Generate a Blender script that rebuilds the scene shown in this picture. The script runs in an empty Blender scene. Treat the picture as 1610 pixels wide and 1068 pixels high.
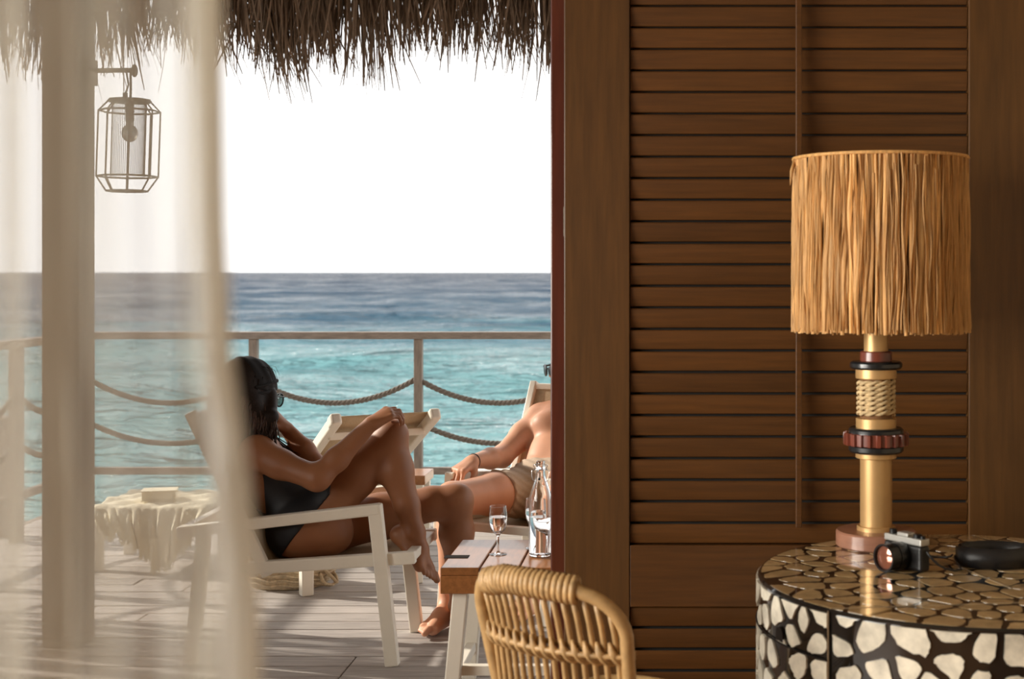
import bpy, bmesh, math, random
import numpy as np
from mathutils import Vector, Matrix
C = bpy.context.scene.collection
S = bpy.context.scene
rnd = random.Random(7)
PI = math.pi

# ------------------------------------------------------------------ camera, world, sun, exposure
F = 2200.0; CX, CY = 1060.0, 428.0; EYE = 1.33
cam_d = bpy.data.cameras.new('camera'); cam = bpy.data.objects.new('camera', cam_d); C.objects.link(cam)
cam.location = (0, 0, EYE); cam.rotation_euler = (PI/2, 0, 0)
cam_d.sensor_width = 36; cam_d.lens = F/1610*36
cam_d.shift_x = (805-CX)/1610; cam_d.shift_y = -(534-CY)/1610
cam_d.clip_start = .02; cam_d.clip_end = 30000
cam_d.dof.use_dof = True; cam_d.dof.focus_distance = 4.85; cam_d.dof.aperture_fstop = 4.6
S.camera = cam
S.view_settings.view_transform = 'Standard'; S.view_settings.look = 'None'
S.view_settings.gamma = 1; S.view_settings.use_curve_mapping = False
S.view_settings.exposure = 0.0
S.cycles.max_bounces = 16; S.cycles.transmission_bounces = 16; S.cycles.transparent_max_bounces = 24; S.cycles.diffuse_bounces = 5
S.cycles.sample_clamp_indirect = 4

w = bpy.data.worlds.new('world'); S.world = w; w.use_nodes = True
bg = w.node_tree.nodes['Background']
bg.inputs[0].default_value = (1.0, .992, .978, 1); bg.inputs[1].default_value = 1.6

sd = bpy.data.lights.new('sun', 'SUN'); sun = bpy.data.objects.new('sun', sd); C.objects.link(sun)
SUNV = Vector((-.83, .245, .47)).normalized()
sun.rotation_euler = SUNV.to_track_quat('Z', 'Y').to_euler()
sd.energy = 5.6; sd.color = (1, .92, .80); sd.angle = math.radians(1.2)

# area lamp added at an unseen side window to brighten room and curtain
ad = bpy.data.lights.new('room_fill_lamp', 'AREA'); al = bpy.data.objects.new('room_fill_lamp', ad); C.objects.link(al)
ad.shape = 'RECTANGLE'; ad.size = 3.0; ad.size_y = 1.3; ad.energy = 72; ad.color = (1, .95, .86); ad.spread = math.radians(86)
al.location = (-3.30, 1.25, 1.45); al.rotation_euler = Vector((-1, -.27, .06)).to_track_quat('Z', 'Y').to_euler()

# ------------------------------------------------------------------ helpers
def P(px, py, d): return Vector(((px-CX)*d/F, d, EYE-(py-CY)*d/F))
def absloc(o):
    v = Vector((0, 0, 0))
    while o is not None: v += o.location; o = o.parent
    return v
class MB:
    def __init__(s): s.v = []; s.f = []
    def add(s, vs, fs):
        n = len(s.v); s.v += [tuple(v) for v in vs]; s.f += [tuple(i+n for i in f) for f in fs]; return s
    def box(s, c, size, rot=None):
        c = Vector(c); hx, hy, hz = [q/2 for q in size]
        vs = [Vector((x, y, z)) for x in (-hx, hx) for y in (-hy, hy) for z in (-hz, hz)]
        if rot is not None: vs = [rot @ v for v in vs]
        return s.add([v+c for v in vs], [(0,1,3,2),(4,6,7,5),(0,4,5,1),(2,3,7,6),(0,2,6,4),(1,5,7,3)])
    def bx(s, x0, x1, y0, y1, z0, z1): return s.box(((x0+x1)/2, (y0+y1)/2, (z0+z1)/2), (x1-x0, y1-y0, z1-z0))
    def bar(s, a, b, wd, ht, up=(0, 0, 1), ext=0):
        a, b = Vector(a), Vector(b); d = (b-a); L = d.length; d.normalize()
        side = d.cross(Vector(up)).normalized(); u = side.cross(d).normalized()
        m = Matrix((d, side, u)).transposed()
        return s.box((a+b)/2, (L+2*ext, wd, ht), m)
    def tube(s, pts, r, n=8, cap=True):
        pts = [Vector(p) for p in pts]; m = len(pts)
        rs = r if isinstance(r, (list, tuple)) else [r]*m
        d0 = (pts[1]-pts[0]).normalized(); u = d0.orthogonal().normalized(); vs = []
        for i in range(m):
            d = (pts[min(i+1, m-1)]-pts[max(i-1, 0)])
            d = d.normalized() if d.length > 1e-9 else d0
            u = (u-d*u.dot(d)); u = u.normalized() if u.length > 1e-6 else d.orthogonal().normalized()
            w_ = d.cross(u)
            for k in range(n):
                a = 2*PI*k/n; vs.append(pts[i]+(u*math.cos(a)+w_*math.sin(a))*rs[i])
        fs = [(i*n+k, i*n+(k+1) % n, (i+1)*n+(k+1) % n, (i+1)*n+k) for i in range(m-1) for k in range(n)]
        if cap: fs += [tuple(range(n-1, -1, -1)), tuple((m-1)*n+k for k in range(n))]
        return s.add(vs, fs)
    def lathe(s, prof, c=(0, 0, 0), n=32, closed=False, rfun=None):
        c = Vector(c); vs = []
        for i, (r, z) in enumerate(prof):
            for k in range(n):
                a = 2*PI*k/n; q = r*(rfun(a) if rfun else 1)
                vs.append(c+Vector((q*math.cos(a), q*math.sin(a), z)))
        m = len(prof)
        rng = range(m) if closed else range(m-1)
        fs = [(i*n+k, i*n+(k+1) % n, ((i+1) % m)*n+(k+1) % n, ((i+1) % m)*n+k) for i in rng for k in range(n)]
        if not closed: fs += [tuple(range(n-1, -1, -1)), tuple((m-1)*n+k for k in range(n))]
        return s.add(vs, fs)
    def sphere(s, c, r, n=12, m=8, scale=(1, 1, 1)):
        vs = [Vector(c)+Vector((0, 0, r*scale[2]))]
        for i in range(1, m):
            t = PI*i/m
            for k in range(n):
                a = 2*PI*k/n
                vs.append(Vector(c)+Vector((r*math.sin(t)*math.cos(a)*scale[0], r*math.sin(t)*math.sin(a)*scale[1], r*math.cos(t)*scale[2])))
        vs.append(Vector(c)-Vector((0, 0, r*scale[2]))); L = len(vs)-1
        fs = [(0, 1+k, 1+(k+1) % n) for k in range(n)]
        fs += [(1+i*n+k, 1+(i+1)*n+k, 1+(i+1)*n+(k+1) % n, 1+i*n+(k+1) % n) for i in range(m-2) for k in range(n)]
        fs += [(L, 1+(m-2)*n+(k+1) % n, 1+(m-2)*n+k) for k in range(n)]
        return s.add(vs, fs)
    def grid(s, fn, nu, nv):
        vs = [fn(i/nu, j/nv) for i in range(nu+1) for j in range(nv+1)]
        return s.add(vs, [(i*(nv+1)+j, (i+1)*(nv+1)+j, (i+1)*(nv+1)+j+1, i*(nv+1)+j+1) for i in range(nu) for j in range(nv)])
    def build(s, name, mat, parent=None, smooth=False, bevel=0, solid=0, sub=0, seg=2):
        me = bpy.data.meshes.new(name); off = absloc(parent) if parent is not None else Vector((0, 0, 0))
        me.from_pydata([(v[0]-off.x, v[1]-off.y, v[2]-off.z) for v in s.v], [], s.f)
        me.materials.append(mat); me.update()
        bm = bmesh.new(); bm.from_mesh(me); bmesh.ops.recalc_face_normals(bm, faces=bm.faces); bm.to_mesh(me); bm.free()
        if smooth:
            me.shade_smooth()
            if smooth == 'auto': me.set_sharp_from_angle(angle=math.radians(40))
        o = bpy.data.objects.new(name, me); C.objects.link(o)
        if parent is not None: o.parent = parent
        if solid:
            m = o.modifiers.new('solid', 'SOLIDIFY'); m.thickness = solid; m.offset = 0
        if bevel:
            m = o.modifiers.new('bevel', 'BEVEL'); m.width = bevel; m.segments = seg; m.limit_method = 'ANGLE'; m.harden_normals = False
        if sub:
            m = o.modifiers.new('sub', 'SUBSURF'); m.levels = sub; m.render_levels = sub
        return o
def tag(o, label, cat, group=None, kind=None):
    o['label'] = label; o['category'] = cat
    if group: o['group'] = group
    if kind: o['kind'] = kind
    return o
def empty(name, loc, label=None, cat=None, group=None, kind=None):
    o = bpy.data.objects.new(name, None); C.objects.link(o); o.location = loc; o.empty_display_size = .1
    if label: tag(o, label, cat, group, kind)
    return o
def struct(o, label, cat):
    o['kind'] = 'structure'; o['label'] = label; o['category'] = cat; return o
def copy_tree(o, parent=None):
    c = o.copy(); C.objects.link(c); c.parent = parent
    for ch in list(o.children): copy_tree(ch, c)
    return c

# ------------------------------------------------------------------ materials
def nt(name):
    m = bpy.data.materials.new(name); m.use_nodes = True; t = m.node_tree
    return m, t, t.nodes['Principled BSDF']
def rgb(c): return (c[0], c[1], c[2], 1)
def hexc(r, g, b):
    f = lambda x: ((x/255+.055)/1.055)**2.4 if x > 10 else x/255/12.92
    return (f(r), f(g), f(b))
def plain(name, col, rough=.5, metal=0, var=.12, scale=30, bump=.0, stretch=(1, 1, 1), spec=.5, sub=0, coat=0, sheen=0, rand=0, bscale=None):
    m, t, b = nt(name); N = t.nodes; L = t.links
    tc = N.new('ShaderNodeTexCoord'); mp = N.new('ShaderNodeMapping'); mp.inputs['Scale'].default_value = stretch
    L.new(tc.outputs['Object'], mp.inputs[0])
    vec = mp.outputs[0]
    if rand:
        oi = N.new('ShaderNodeObjectInfo'); ad_ = N.new('ShaderNodeVectorMath'); ad_.operation = 'MULTIPLY_ADD'
        cb = N.new('ShaderNodeCombineXYZ')
        for i in range(3): L.new(oi.outputs['Random'], cb.inputs[i])
        L.new(cb.outputs[0], ad_.inputs[0]); ad_.inputs[1].default_value = (17, 23, 31); L.new(vec, ad_.inputs[2]); vec = ad_.outputs[0]
    ns = N.new('ShaderNodeTexNoise'); ns.inputs['Scale'].default_value = scale; ns.inputs['Detail'].default_value = 6; ns.inputs['Roughness'].default_value = .6
    L.new(vec, ns.inputs['Vector'])
    rp = N.new('ShaderNodeValToRGB'); rp.color_ramp.elements[0].position = .3; rp.color_ramp.elements[1].position = .7
    rp.color_ramp.elements[0].color = rgb([c*(1-var) for c in col]); rp.color_ramp.elements[1].color = rgb([min(1, c*(1+var)) for c in col])
    L.new(ns.outputs['Fac'], rp.inputs[0]); out = rp.outputs[0]
    if rand:
        hs = N.new('ShaderNodeHueSaturation'); mr = N.new('ShaderNodeMapRange')
        mr.inputs[3].default_value = 1-rand; mr.inputs[4].default_value = 1+rand
        L.new(oi.outputs['Random'], mr.inputs[0]); L.new(mr.outputs[0], hs.inputs['Value']); L.new(out, hs.inputs['Color']); out = hs.outputs[0]
    L.new(out, b.inputs['Base Color'])
    b.inputs['Roughness'].default_value = rough; b.inputs['Metallic'].default_value = metal
    b.inputs['Specular IOR Level'].default_value = spec
    if sub: b.inputs['Subsurface Weight'].default_value = sub; b.inputs['Subsurface Radius'].default_value = (.012, .005, .003); b.inputs['Subsurface Scale'].default_value = 1
    if coat: b.inputs['Coat Weight'].default_value = coat; b.inputs['Coat Roughness'].default_value = .05
    if sheen: b.inputs['Sheen Weight'].default_value = sheen
    if bump:
        n2 = ns
        if bscale:
            n2 = N.new('ShaderNodeTexNoise'); n2.inputs['Scale'].default_value = bscale; n2.inputs['Detail'].default_value = 4; L.new(vec, n2.inputs['Vector'])
        bp = N.new('ShaderNodeBump'); bp.inputs['Strength'].default_value = bump; bp.inputs['Distance'].default_value = .004
        L.new(n2.outputs['Fac'], bp.inputs['Height']); L.new(bp.outputs[0], b.inputs['Normal'])
    return m
M = {}
WOODL = hexc(88, 54, 21)
M['louvre'] = plain('louvre_wood', WOODL, .42, var=.22, scale=5, stretch=(1, 4, 18), bump=.05, rand=.16)
M['stile'] = plain('stile_wood', hexc(87, 57, 25), .42, var=.22, scale=4, stretch=(14, 6, 1), bump=.05, rand=.05)
M['mahogany'] = plain('mahogany_frame', hexc(88, 38, 22), .35, var=.25, scale=4, stretch=(14, 14, 1), coat=.4)
M['teak'] = plain('table_teak', hexc(150, 98, 56), .28, var=.25, scale=7, stretch=(9, 1.2, 9), bump=.04, rand=.15, coat=.25)
M['deck'] = plain('deck_wood', hexc(172, 164, 158), .7, var=.3, scale=5, stretch=(1.2, 26, 10), bump=.25, rand=.14)
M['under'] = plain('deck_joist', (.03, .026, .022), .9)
M['rail'] = plain('rail_wood', hexc(140, 126, 114), .65, var=.25, scale=8, stretch=(2, 8, 8), bump=.1)
M['railp'] = plain('rail_post_wood', hexc(140, 126, 114), .65, var=.25, scale=8, stretch=(8, 8, 1.5), bump=.1)
M['rope'] = plain('grey_rope', hexc(118, 108, 98), .9, var=.35, scale=120)
M['white'] = plain('cream_metal', hexc(240, 233, 218), .42, var=.03, scale=8)
M['sling'] = plain('sling_fabric', hexc(196, 172, 140), .85, var=.1, scale=160, bump=.1)
M['column'] = plain('column_paint', hexc(128, 118, 104), .75, var=.1, scale=8, stretch=(6, 6, 1))
M['thatch'] = plain('thatch', hexc(122, 97, 74), .8, var=.5, scale=22, stretch=(2, 2, .4))
M['thatchp'] = plain('thatch_single', hexc(120, 94, 70), .8, var=.4, scale=22, rand=.3)
M['skinw'] = plain('tanned_skin', hexc(150, 99, 66), .52, var=.06, scale=9, sub=.12, bump=.03, bscale=220, spec=.45)
M['skinm'] = plain('fair_skin', hexc(214, 158, 126), .48, var=.07, scale=9, sub=.12, bump=.03, bscale=220, spec=.4)
M['suit'] = plain('black_swimsuit', (.008, .008, .01), .55, var=.1, scale=60)
M['hair'] = plain('dark_hair', (.016, .009, .006), .6, var=.5, scale=60, stretch=(4, 4, .6), spec=.25)
M['hair2'] = plain('brown_locks', (.06, .028, .016), .45, var=.6, scale=90, spec=.5)
M['hairm'] = plain('brown_hair', hexc(150, 112, 72), .5, var=.4, scale=60)
M['band'] = plain('black_headband', (.009, .008, .009), .85, scale=60)
M['shorts'] = plain('beige_shorts', hexc(190, 168, 146), .85, var=.08, scale=90, bump=.1)
M['blackpl'] = plain('black_plastic', (.006, .006, .007), .3)
M['rattan'] = plain('rattan', hexc(172, 138, 92), .45, var=.22, scale=30, stretch=(1, 1, 1), bump=.1, rand=.08, bscale=90)
M['binding'] = plain('rattan_binding', hexc(172, 138, 92), .5, var=.35, scale=45, bump=.15)
M['brass'] = plain('brass', hexc(204, 164, 110), .4, metal=.45, var=.06, scale=12, spec=.5)
M['basewood'] = plain('base_wood', hexc(154, 108, 86), .35, var=.2, scale=9, stretch=(1, 1, 6), coat=.3)
M['mahog2'] = plain('mahogany_turned', hexc(118, 58, 42), .32, var=.2, scale=14, coat=.4)
M['ebony'] = plain('black_turned', (.012, .013, .014), .3, coat=.4)
M['twine'] = plain('twine', hexc(206, 180, 136), .85, var=.3, scale=90)
M['raffia'] = plain('raffia', hexc(206, 156, 94), .62, var=.3, scale=10, stretch=(14, 14, 1.5), rand=.3, bump=.2)
M['liner'] = plain('shade_liner', hexc(120, 84, 48), .8)
M['lacquer'] = plain('black_lacquer', (.010, .009, .008), .06, coat=.6, var=.1)
M['shell'] = plain('coral_stone', hexc(222, 215, 196), .2, var=.28, scale=22, rand=.12, coat=.5, bump=.05)
M['stonetop'] = plain('coral_stone_polished_dim', hexc(196, 166, 120), .07, var=.25, scale=22, rand=.14, coat=.6)  # polished top stones, their dimmer lighting put into a browner base colour
M['brassline'] = plain('inlay_line', hexc(170, 150, 120), .3, metal=.3)
M['silver'] = plain('camera_silver', hexc(190, 188, 182), .35, metal=.6, var=.03)
M['leather'] = plain('black_leather', (.012, .011, .011), .42, var=.2, scale=200, bump=.2)
M['straw'] = plain('straw', hexc(196, 176, 146), .85, var=.3, scale=60, bump=.4)
M['towel'] = plain('throw_cloth', hexc(234, 224, 198), .95, var=.14, scale=70, bump=.4)
M['paper'] = plain('book_cover', hexc(224, 214, 190), .7)
M['wallpaint'] = plain('plaster', hexc(168, 152, 128), .85, var=.04, scale=3)
M['floorin'] = plain('floor_wood', hexc(150, 104, 62), .4, var=.2, scale=5, stretch=(1, 10, 1))
M['lanternm'] = plain('lantern_metal', hexc(120, 108, 92), .5, metal=.3)
M['grey'] = plain('grey_cushion', hexc(120, 116, 112), .9, scale=100)
M['dark'] = plain('dark_slot', (.02, .015, .012), .8, spec=.1)
M['steel'] = plain('steel_wire', (.6, .6, .6), .25, metal=1)

def glassm(name, col=(1, 1, 1), rough=0.0, ior=1.45):
    m, t, b = nt(name); b.inputs['Base Color'].default_value = rgb(col); b.inputs['Roughness'].default_value = rough
    b.inputs['IOR'].default_value = ior; b.inputs['Transmission Weight'].default_value = 1; return m
M['glass'] = glassm('clear_glass'); M['water'] = glassm('drinking_water', ior=1.33)
m, t, b = nt('lens_pink_glint'); M['lens'] = m
b.inputs['Base Color'].default_value = (.42, .16, .10, 1); b.inputs['Roughness'].default_value = .12; b.inputs['Coat Weight'].default_value = 1; b.inputs['Metallic'].default_value = .6  # pink reflection on the front element put into the base colour
m, t, b = nt('frosted_bulb'); M['bulb'] = m
b.inputs['Base Color'].default_value = (.75, .72, .66, 1); b.inputs['Transmission Weight'].default_value = .5; b.inputs['Roughness'].default_value = .4

def sheer(name, col, alpha, trans=.6, fold=0):
    m, t, b = nt(name); N = t.nodes; L = t.links; N.remove(b)
    out = [n for n in N if n.type == 'OUTPUT_MATERIAL'][0]
    tr = N.new('ShaderNodeBsdfTransparent'); df = N.new('ShaderNodeBsdfDiffuse'); tl = N.new('ShaderNodeBsdfTranslucent')
    df.inputs[0].default_value = rgb(col); tl.inputs[0].default_value = rgb(col)
    m1 = N.new('ShaderNodeMixShader'); m1.inputs[0].default_value = trans; L.new(df.outputs[0], m1.inputs[1]); L.new(tl.outputs[0], m1.inputs[2])
    m2 = N.new('ShaderNodeMixShader'); m2.inputs[0].default_value = alpha
    L.new(tr.outputs[0], m2.inputs[1]); L.new(m1.outputs[0], m2.inputs[2]); L.new(m2.outputs[0], out.inputs[0])
    if fold:   # more cloth lies in the way where it turns edge-on
        lw = N.new('ShaderNodeLayerWeight'); lw.inputs[0].default_value = .5
        mr = N.new('ShaderNodeMapRange'); mr.inputs[1].default_value = .1; mr.inputs[2].default_value = .8
        mr.inputs[3].default_value = alpha; mr.inputs[4].default_value = fold
        L.new(lw.outputs['Facing'], mr.inputs[0]); L.new(mr.outputs[0], m2.inputs[0])
    return m
M['sheer'] = sheer('sheer_curtain', hexc(252, 249, 238), .52, .55, fold=.85)
M['hem'] = sheer('curtain_hem', hexc(252, 251, 248), .93, .62)

# sea
m, t, b = nt('sea_water'); M['sea'] = m; N = t.nodes; L = t.links
geo = N.new('ShaderNodeNewGeometry'); sep = N.new('ShaderNodeSeparateXYZ'); L.new(geo.outputs['Position'], sep.inputs[0])
lg = N.new('ShaderNodeMath'); lg.operation = 'LOGARITHM'; lg.inputs[1].default_value = 10; L.new(sep.outputs['Y'], lg.inputs[0])
n0 = N.new('ShaderNodeTexNoise'); n0.inputs['Scale'].default_value = .06; n0.inputs['Detail'].default_value = 4
mp0 = N.new('ShaderNodeMapping'); mp0.inputs['Scale'].default_value = (.5, 1, 1); L.new(geo.outputs['Position'], mp0.inputs[0]); L.new(mp0.outputs[0], n0.inputs['Vector'])
ma = N.new('ShaderNodeMath'); ma.operation = 'MULTIPLY_ADD'; ma.inputs[1].default_value = .55; ma.inputs[2].default_value = -.27; L.new(n0.outputs['Fac'], ma.inputs[0])
sm = N.new('ShaderNodeMath'); sm.operation = 'ADD'; L.new(lg.outputs[0], sm.inputs[0]); L.new(ma.outputs[0], sm.inputs[1])
mr = N.new('ShaderNodeMapRange'); mr.inputs[1].default_value = 1.2; mr.inputs[2].default_value = 3.0; L.new(sm.outputs[0], mr.inputs[0])
rp = N.new('ShaderNodeValToRGB'); e = rp.color_ramp.elements
e[0].position = 0; e[0].color = rgb((.17, .32, .33)); e[1].position = 1; e[1].color = rgb((.016, .032, .062))
for pos, c in ((.24, (.13, .28, .30)), (.33, (.085, .20, .24)), (.41, (.04, .095, .145)), (.72, (.026, .055, .098))):
    q = e.new(pos); q.color = rgb(c)
L.new(mr.outputs[0], rp.inputs[0])
def wv(scale, sx, dist):
    mp = N.new('ShaderNodeMapping'); mp.inputs['Scale'].default_value = (sx, 1, 1); L.new(geo.outputs['Position'], mp.inputs[0])
    n = N.new('ShaderNodeTexNoise'); n.inputs['Scale'].default_value = scale; n.inputs['Detail'].default_value = 5; n.inputs['Roughness'].default_value = .6
    L.new(mp.outputs[0], n.inputs['Vector'])
    bp = N.new('ShaderNodeBump'); bp.inputs['Distance'].default_value = dist; bp.inputs['Strength'].default_value = 1; L.new(n.outputs['Fac'], bp.inputs['Height']); return bp
b1 = wv(.9, .45, 1.5); b2 = wv(.12, .4, 7); L.new(b2.outputs[0], b1.inputs['Normal']); 
df = N.new('ShaderNodeBsdfDiffuse'); gl = N.new('ShaderNodeBsdfGlossy'); gl.inputs['Roughness'].default_value = .12
fr0 = N.new('ShaderNodeFresnel'); fr0.inputs[0].default_value = 1.33; mx = N.new('ShaderNodeMixShader')
mf = N.new('ShaderNodeMapRange'); mf.inputs[1].default_value = .04; mf.inputs[2].default_value = .7; mf.inputs[3].default_value = .04; mf.inputs[4].default_value = .58
for q in (df, gl, fr0): L.new(b1.outputs[0], q.inputs['Normal'])
L.new(rp.outputs[0], df.inputs[0]); L.new(fr0.outputs[0], mf.inputs[0]); 
mpp = N.new('ShaderNodeMapping'); mpp.inputs['Scale'].default_value = (.75, 1, 1); L.new(geo.outputs['Position'], mpp.inputs[0])
npp = N.new('ShaderNodeTexNoise'); npp.inputs['Scale'].default_value = .035; npp.inputs['Detail'].default_value = 13; npp.inputs['Roughness'].default_value = .82; L.new(mpp.outputs[0], npp.inputs['Vector'])
mpr = N.new('ShaderNodeMapRange'); mpr.inputs[1].default_value = .42; mpr.inputs[2].default_value = .60; mpr.inputs[3].default_value = .25; mpr.inputs[4].default_value = 2.5; L.new(npp.outputs['Fac'], mpr.inputs[0])
mul = N.new('ShaderNodeMath'); mul.operation = 'MULTIPLY'; mul.use_clamp = True; L.new(mf.outputs[0], mul.inputs[0]); L.new(mpr.outputs[0], mul.inputs[1]); L.new(mul.outputs[0], mx.inputs[0]); L.new(df.outputs[0], mx.inputs[1]); L.new(gl.outputs[0], mx.inputs[2])
outm = [n for n in N if n.type == 'OUTPUT_MATERIAL'][0]; L.new(mx.outputs[0], outm.inputs[0]); N.remove(b)

# ------------------------------------------------------------------ setting: sea, deck, room shell
SEA = -2.0
ys = [6.0]
while ys[-1] < 14000: ys.append(ys[-1]*1.0155)
ys = np.array(ys); us = np.linspace(-1.5, 1.5, 420)
Y, U = np.meshgrid(ys, us, indexing='ij'); X = U*(Y+4)-2
rs = np.random.RandomState(3); Z = np.zeros_like(X)
dy = np.gradient(ys)[:, None]*np.ones_like(X); dx = (us[1]-us[0])*(Y+4)
for i in range(26):
    lam = 1.1*(1.19**i); th = rs.uniform(-.7, .7); ph = rs.uniform(0, 6.3)
    kx, ky = 2*PI/lam*math.sin(th)*.8, 2*PI/lam*math.cos(th)
    amp = min(.012*lam, .075)*np.clip(lam/(3*dy)-.33, 0, 1)*np.clip(lam/(3*dx)-.2, 0, 1)
    Z += amp*(1-np.abs(np.sin((kx*X+ky*Y)/2+ph+.6*np.sin(X*.3+i)))*1.3)
v = np.stack([X, Y, Z+SEA], -1).reshape(-1, 3); ny, nx = X.shape
idx = np.arange(ny*nx).reshape(ny, nx)
q = np.stack([idx[:-1, :-1], idx[:-1, 1:], idx[1:, 1:], idx[1:, :-1]], -1).reshape(-1, 4)
def np_mesh(name, v, q, mat, parent=None, smooth=True):
    me = bpy.data.meshes.new(name); k = q.shape[1]
    if parent is not None:
        o_ = absloc(parent); v = v-np.array([o_.x, o_.y, o_.z])
    me.vertices.add(len(v)); me.vertices.foreach_set('co', np.asarray(v, dtype=np.float32).ravel())
    me.loops.add(q.size); me.loops.foreach_set('vertex_index', q.astype(np.int32).ravel())
    me.polygons.add(len(q)); me.polygons.foreach_set('loop_start', np.arange(len(q), dtype=np.int32)*k)
    me.polygons.foreach_set('loop_total', np.full(len(q), k, dtype=np.int32)); me.update(calc_edges=True); me.validate()
    me.materials.append(mat)
    if smooth: me.shade_smooth()
    o = bpy.data.objects.new(name, me); C.objects.link(o)
    if parent is not None: o.parent = parent
    return o
sea = np_mesh('sea', v, q, M['sea'])
struct(sea, 'turquoise lagoon turning deep blue towards the horizon', 'sea')

# deck of separate planks
deck = empty('deck', (0, 6, 0)); struct(deck, 'weathered grey timber deck boards running across the view', 'deck')
pitch = .1225; y = 4.84-pitch*7+.0; row = 0
while y < 7.86:
    cuts = [-3.42]
    if y < 4.80: cuts += [-1.10, 1.3]
    else:
        o_ = [(-2.3, .4), (-1.75, .9), (-2.9, -.2, 1.6), (-2.05, .1)][row % 4]; cuts += list(o_)
    cuts += [2.6]
    for a, b_ in zip(cuts, cuts[1:]):
        z = rnd.uniform(-.0012, .0012)
        mb = MB().bx(a+.0025, b_-.0025, y+.0035, y+pitch-.0035, -.028+z, z)
        mb.build('plank', M['deck'], deck, bevel=.0025, seg=1)
    y += pitch; row += 1
mb = MB()
for x in np.arange(-3.3, 2.6, .55): mb.bx(x-.03, x+.03, 4.0, 7.86, -.16, -.031)
mb.build('joist', M['under'], deck)
MB().bx(-3.45, 2.6, 7.87, 7.91, -.22, .0).build('fascia_board', M['rail'], deck, bevel=.004)
MB().bx(-3.46, -3.42, 3.95, 7.9, -.22, .0).build('fascia_board', M['rail'], deck, bevel=.004)
mb = MB()
for x in (-3.2, -1.2, .8, 2.4):
    for yy in (4.4, 7.6): mb.tube([(x, yy, -3.2), (x, yy, -.16)], .1, 10)
mb.build('stilt', M['under'], deck)

# room shell
WX0, WX1, WY0, WY1, H = -3.25, 1.5, -1.6, 3.9, 2.75
struct(MB().bx(WX0-.1, WX1+.1, WY0-.1, 4.12, -.1, 0).build('floor', M['floorin']), 'brown timber floor of the room', 'floor')
struct(MB().bx(WX0-.1, WX1+.1, WY0-.1, 4.12, H, H+.1).build('ceiling', M['wallpaint']), 'plain ceiling of the room', 'ceiling')
struct(MB().bx(WX0-.1, WX1+.1, WY0-.1, WY0, 0, H).build('wall_back', M['wallpaint']), 'plain plaster wall behind the camera', 'wall')
struct(MB().bx(WX1, WX1+.1, WY0, 4.12, 0, H).build('wall_right', M['wallpaint']), 'plain plaster wall at the right', 'wall')
mb = MB().bx(WX0-.1, WX0, WY0, -.3, 0, H).bx(WX0-.1, WX0, 2.9, 4.12, 0, H).bx(WX0-.1, WX0, -.3, 2.9, 0, .7).bx(WX0-.1, WX0, -.3, 2.9, 2.2, H)
struct(mb.build('wall_left', M['wallpaint']), 'plaster side wall with an added window opening', 'wall')
win = empty('added_window', (WX0, 1.3, .7)); struct(win, 'added unseen side window with timber frame', 'window')  # unseen window put in for the light it gives the room
mb = MB().bx(WX0-.08, WX0+.02, -.3, -.24, .7, 2.2).bx(WX0-.08, WX0+.02, 2.84, 2.9, .7, 2.2).bx(WX0-.08, WX0+.02, -.24, 2.84, .7, .76).bx(WX0-.08, WX0+.02, -.24, 2.84, 2.14, 2.2).bx(WX0-.06, WX0, 1.28, 1.32, .76, 2.14)
mb.build('frame', M['stile'], win, bevel=.004)
# header over the opening and the fixed part beyond the shutter
struct(MB().bx(WX0, WX1, 3.9, 4.12, 2.46, H).build('wall_front', M['stile']), 'timber header above the wide opening', 'wall')
# full-height wall added out of view left of the deck, blocks the sun
struct(MB().bx(-3.62, -3.46, 4.12, 5.02, -.1, 3.1).build('sunblock_wall', M['wallpaint']), 'added wall beside the deck that blocks the sun', 'wall')

# louvred shutter door
def lz(k): return .5676+.0603*k
X0, XS, XL, XR = -.307, -.124, .821, .995
door = empty('door_1', (.3, 3.92, 0)); struct(door, 'brown louvred timber shutter door with horizontal slats', 'door')
MB().bx(X0, XS, 3.9, 3.945, .02, 2.46).build('stile', M['stile'], door, bevel=.003)
MB().bx(XL, XR+.02, 3.9, 3.945, .02, 2.46).build('stile', M['stile'], door, bevel=.003)
MB().bx(XS+.0006, XL-.0006, 3.902, 3.944, .3956, .5676).build('rail', M['louvre'], door, bevel=.002)
MB().bx(XS+.0006, XL-.0006, 3.902, 3.944, .02, .094).build('rail', M['louvre'], door, bevel=.002)
MB().bx(XS+.0006, XL-.0006, 3.902, 3.944, 2.4, 2.46).build('rail', M['louvre'], door, bevel=.002)
MB().bx(XS, XL, 3.938, 3.944, .09, 2.42).build('gap_shade_panel', M['under'], door)  # near-black sheet added behind the slats so their gaps look shaded
def slat(zc):
    a = math.radians(9+rnd.uniform(-1, 1)); R = Matrix.Rotation(a, 3, 'X')
    mb = MB(); hx = (XL-XS)/2-.002; n = 10; pr = []
    for i in range(n):
        t_ = 2*PI*i/n; pr.append(Vector((0, .0055*(abs(math.sin(t_))**.6)*(1 if math.sin(t_) >= 0 else -1), .0278*(abs(math.cos(t_))**.45)*(1 if math.cos(t_) >= 0 else -1))))
    c = Vector(((XL+XS)/2, 3.916, zc)); vs = []
    for sx in (-hx, hx): vs += [c+R @ p+Vector((sx, 0, 0)) for p in pr]
    fs = [(i, (i+1) % n, n+(i+1) % n, n+i) for i in range(n)]+[tuple(range(n))[::-1], tuple(range(n, 2*n))]
    mb.add(vs, fs); return mb.build('slat', M['louvre'], door, smooth='auto')
for k in range(0, 31): slat(lz(k)+.0302)
for k in range(5): slat(.3956-.0603*k-.0302)
xr = (1256-CX)*3.88/F
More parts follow.
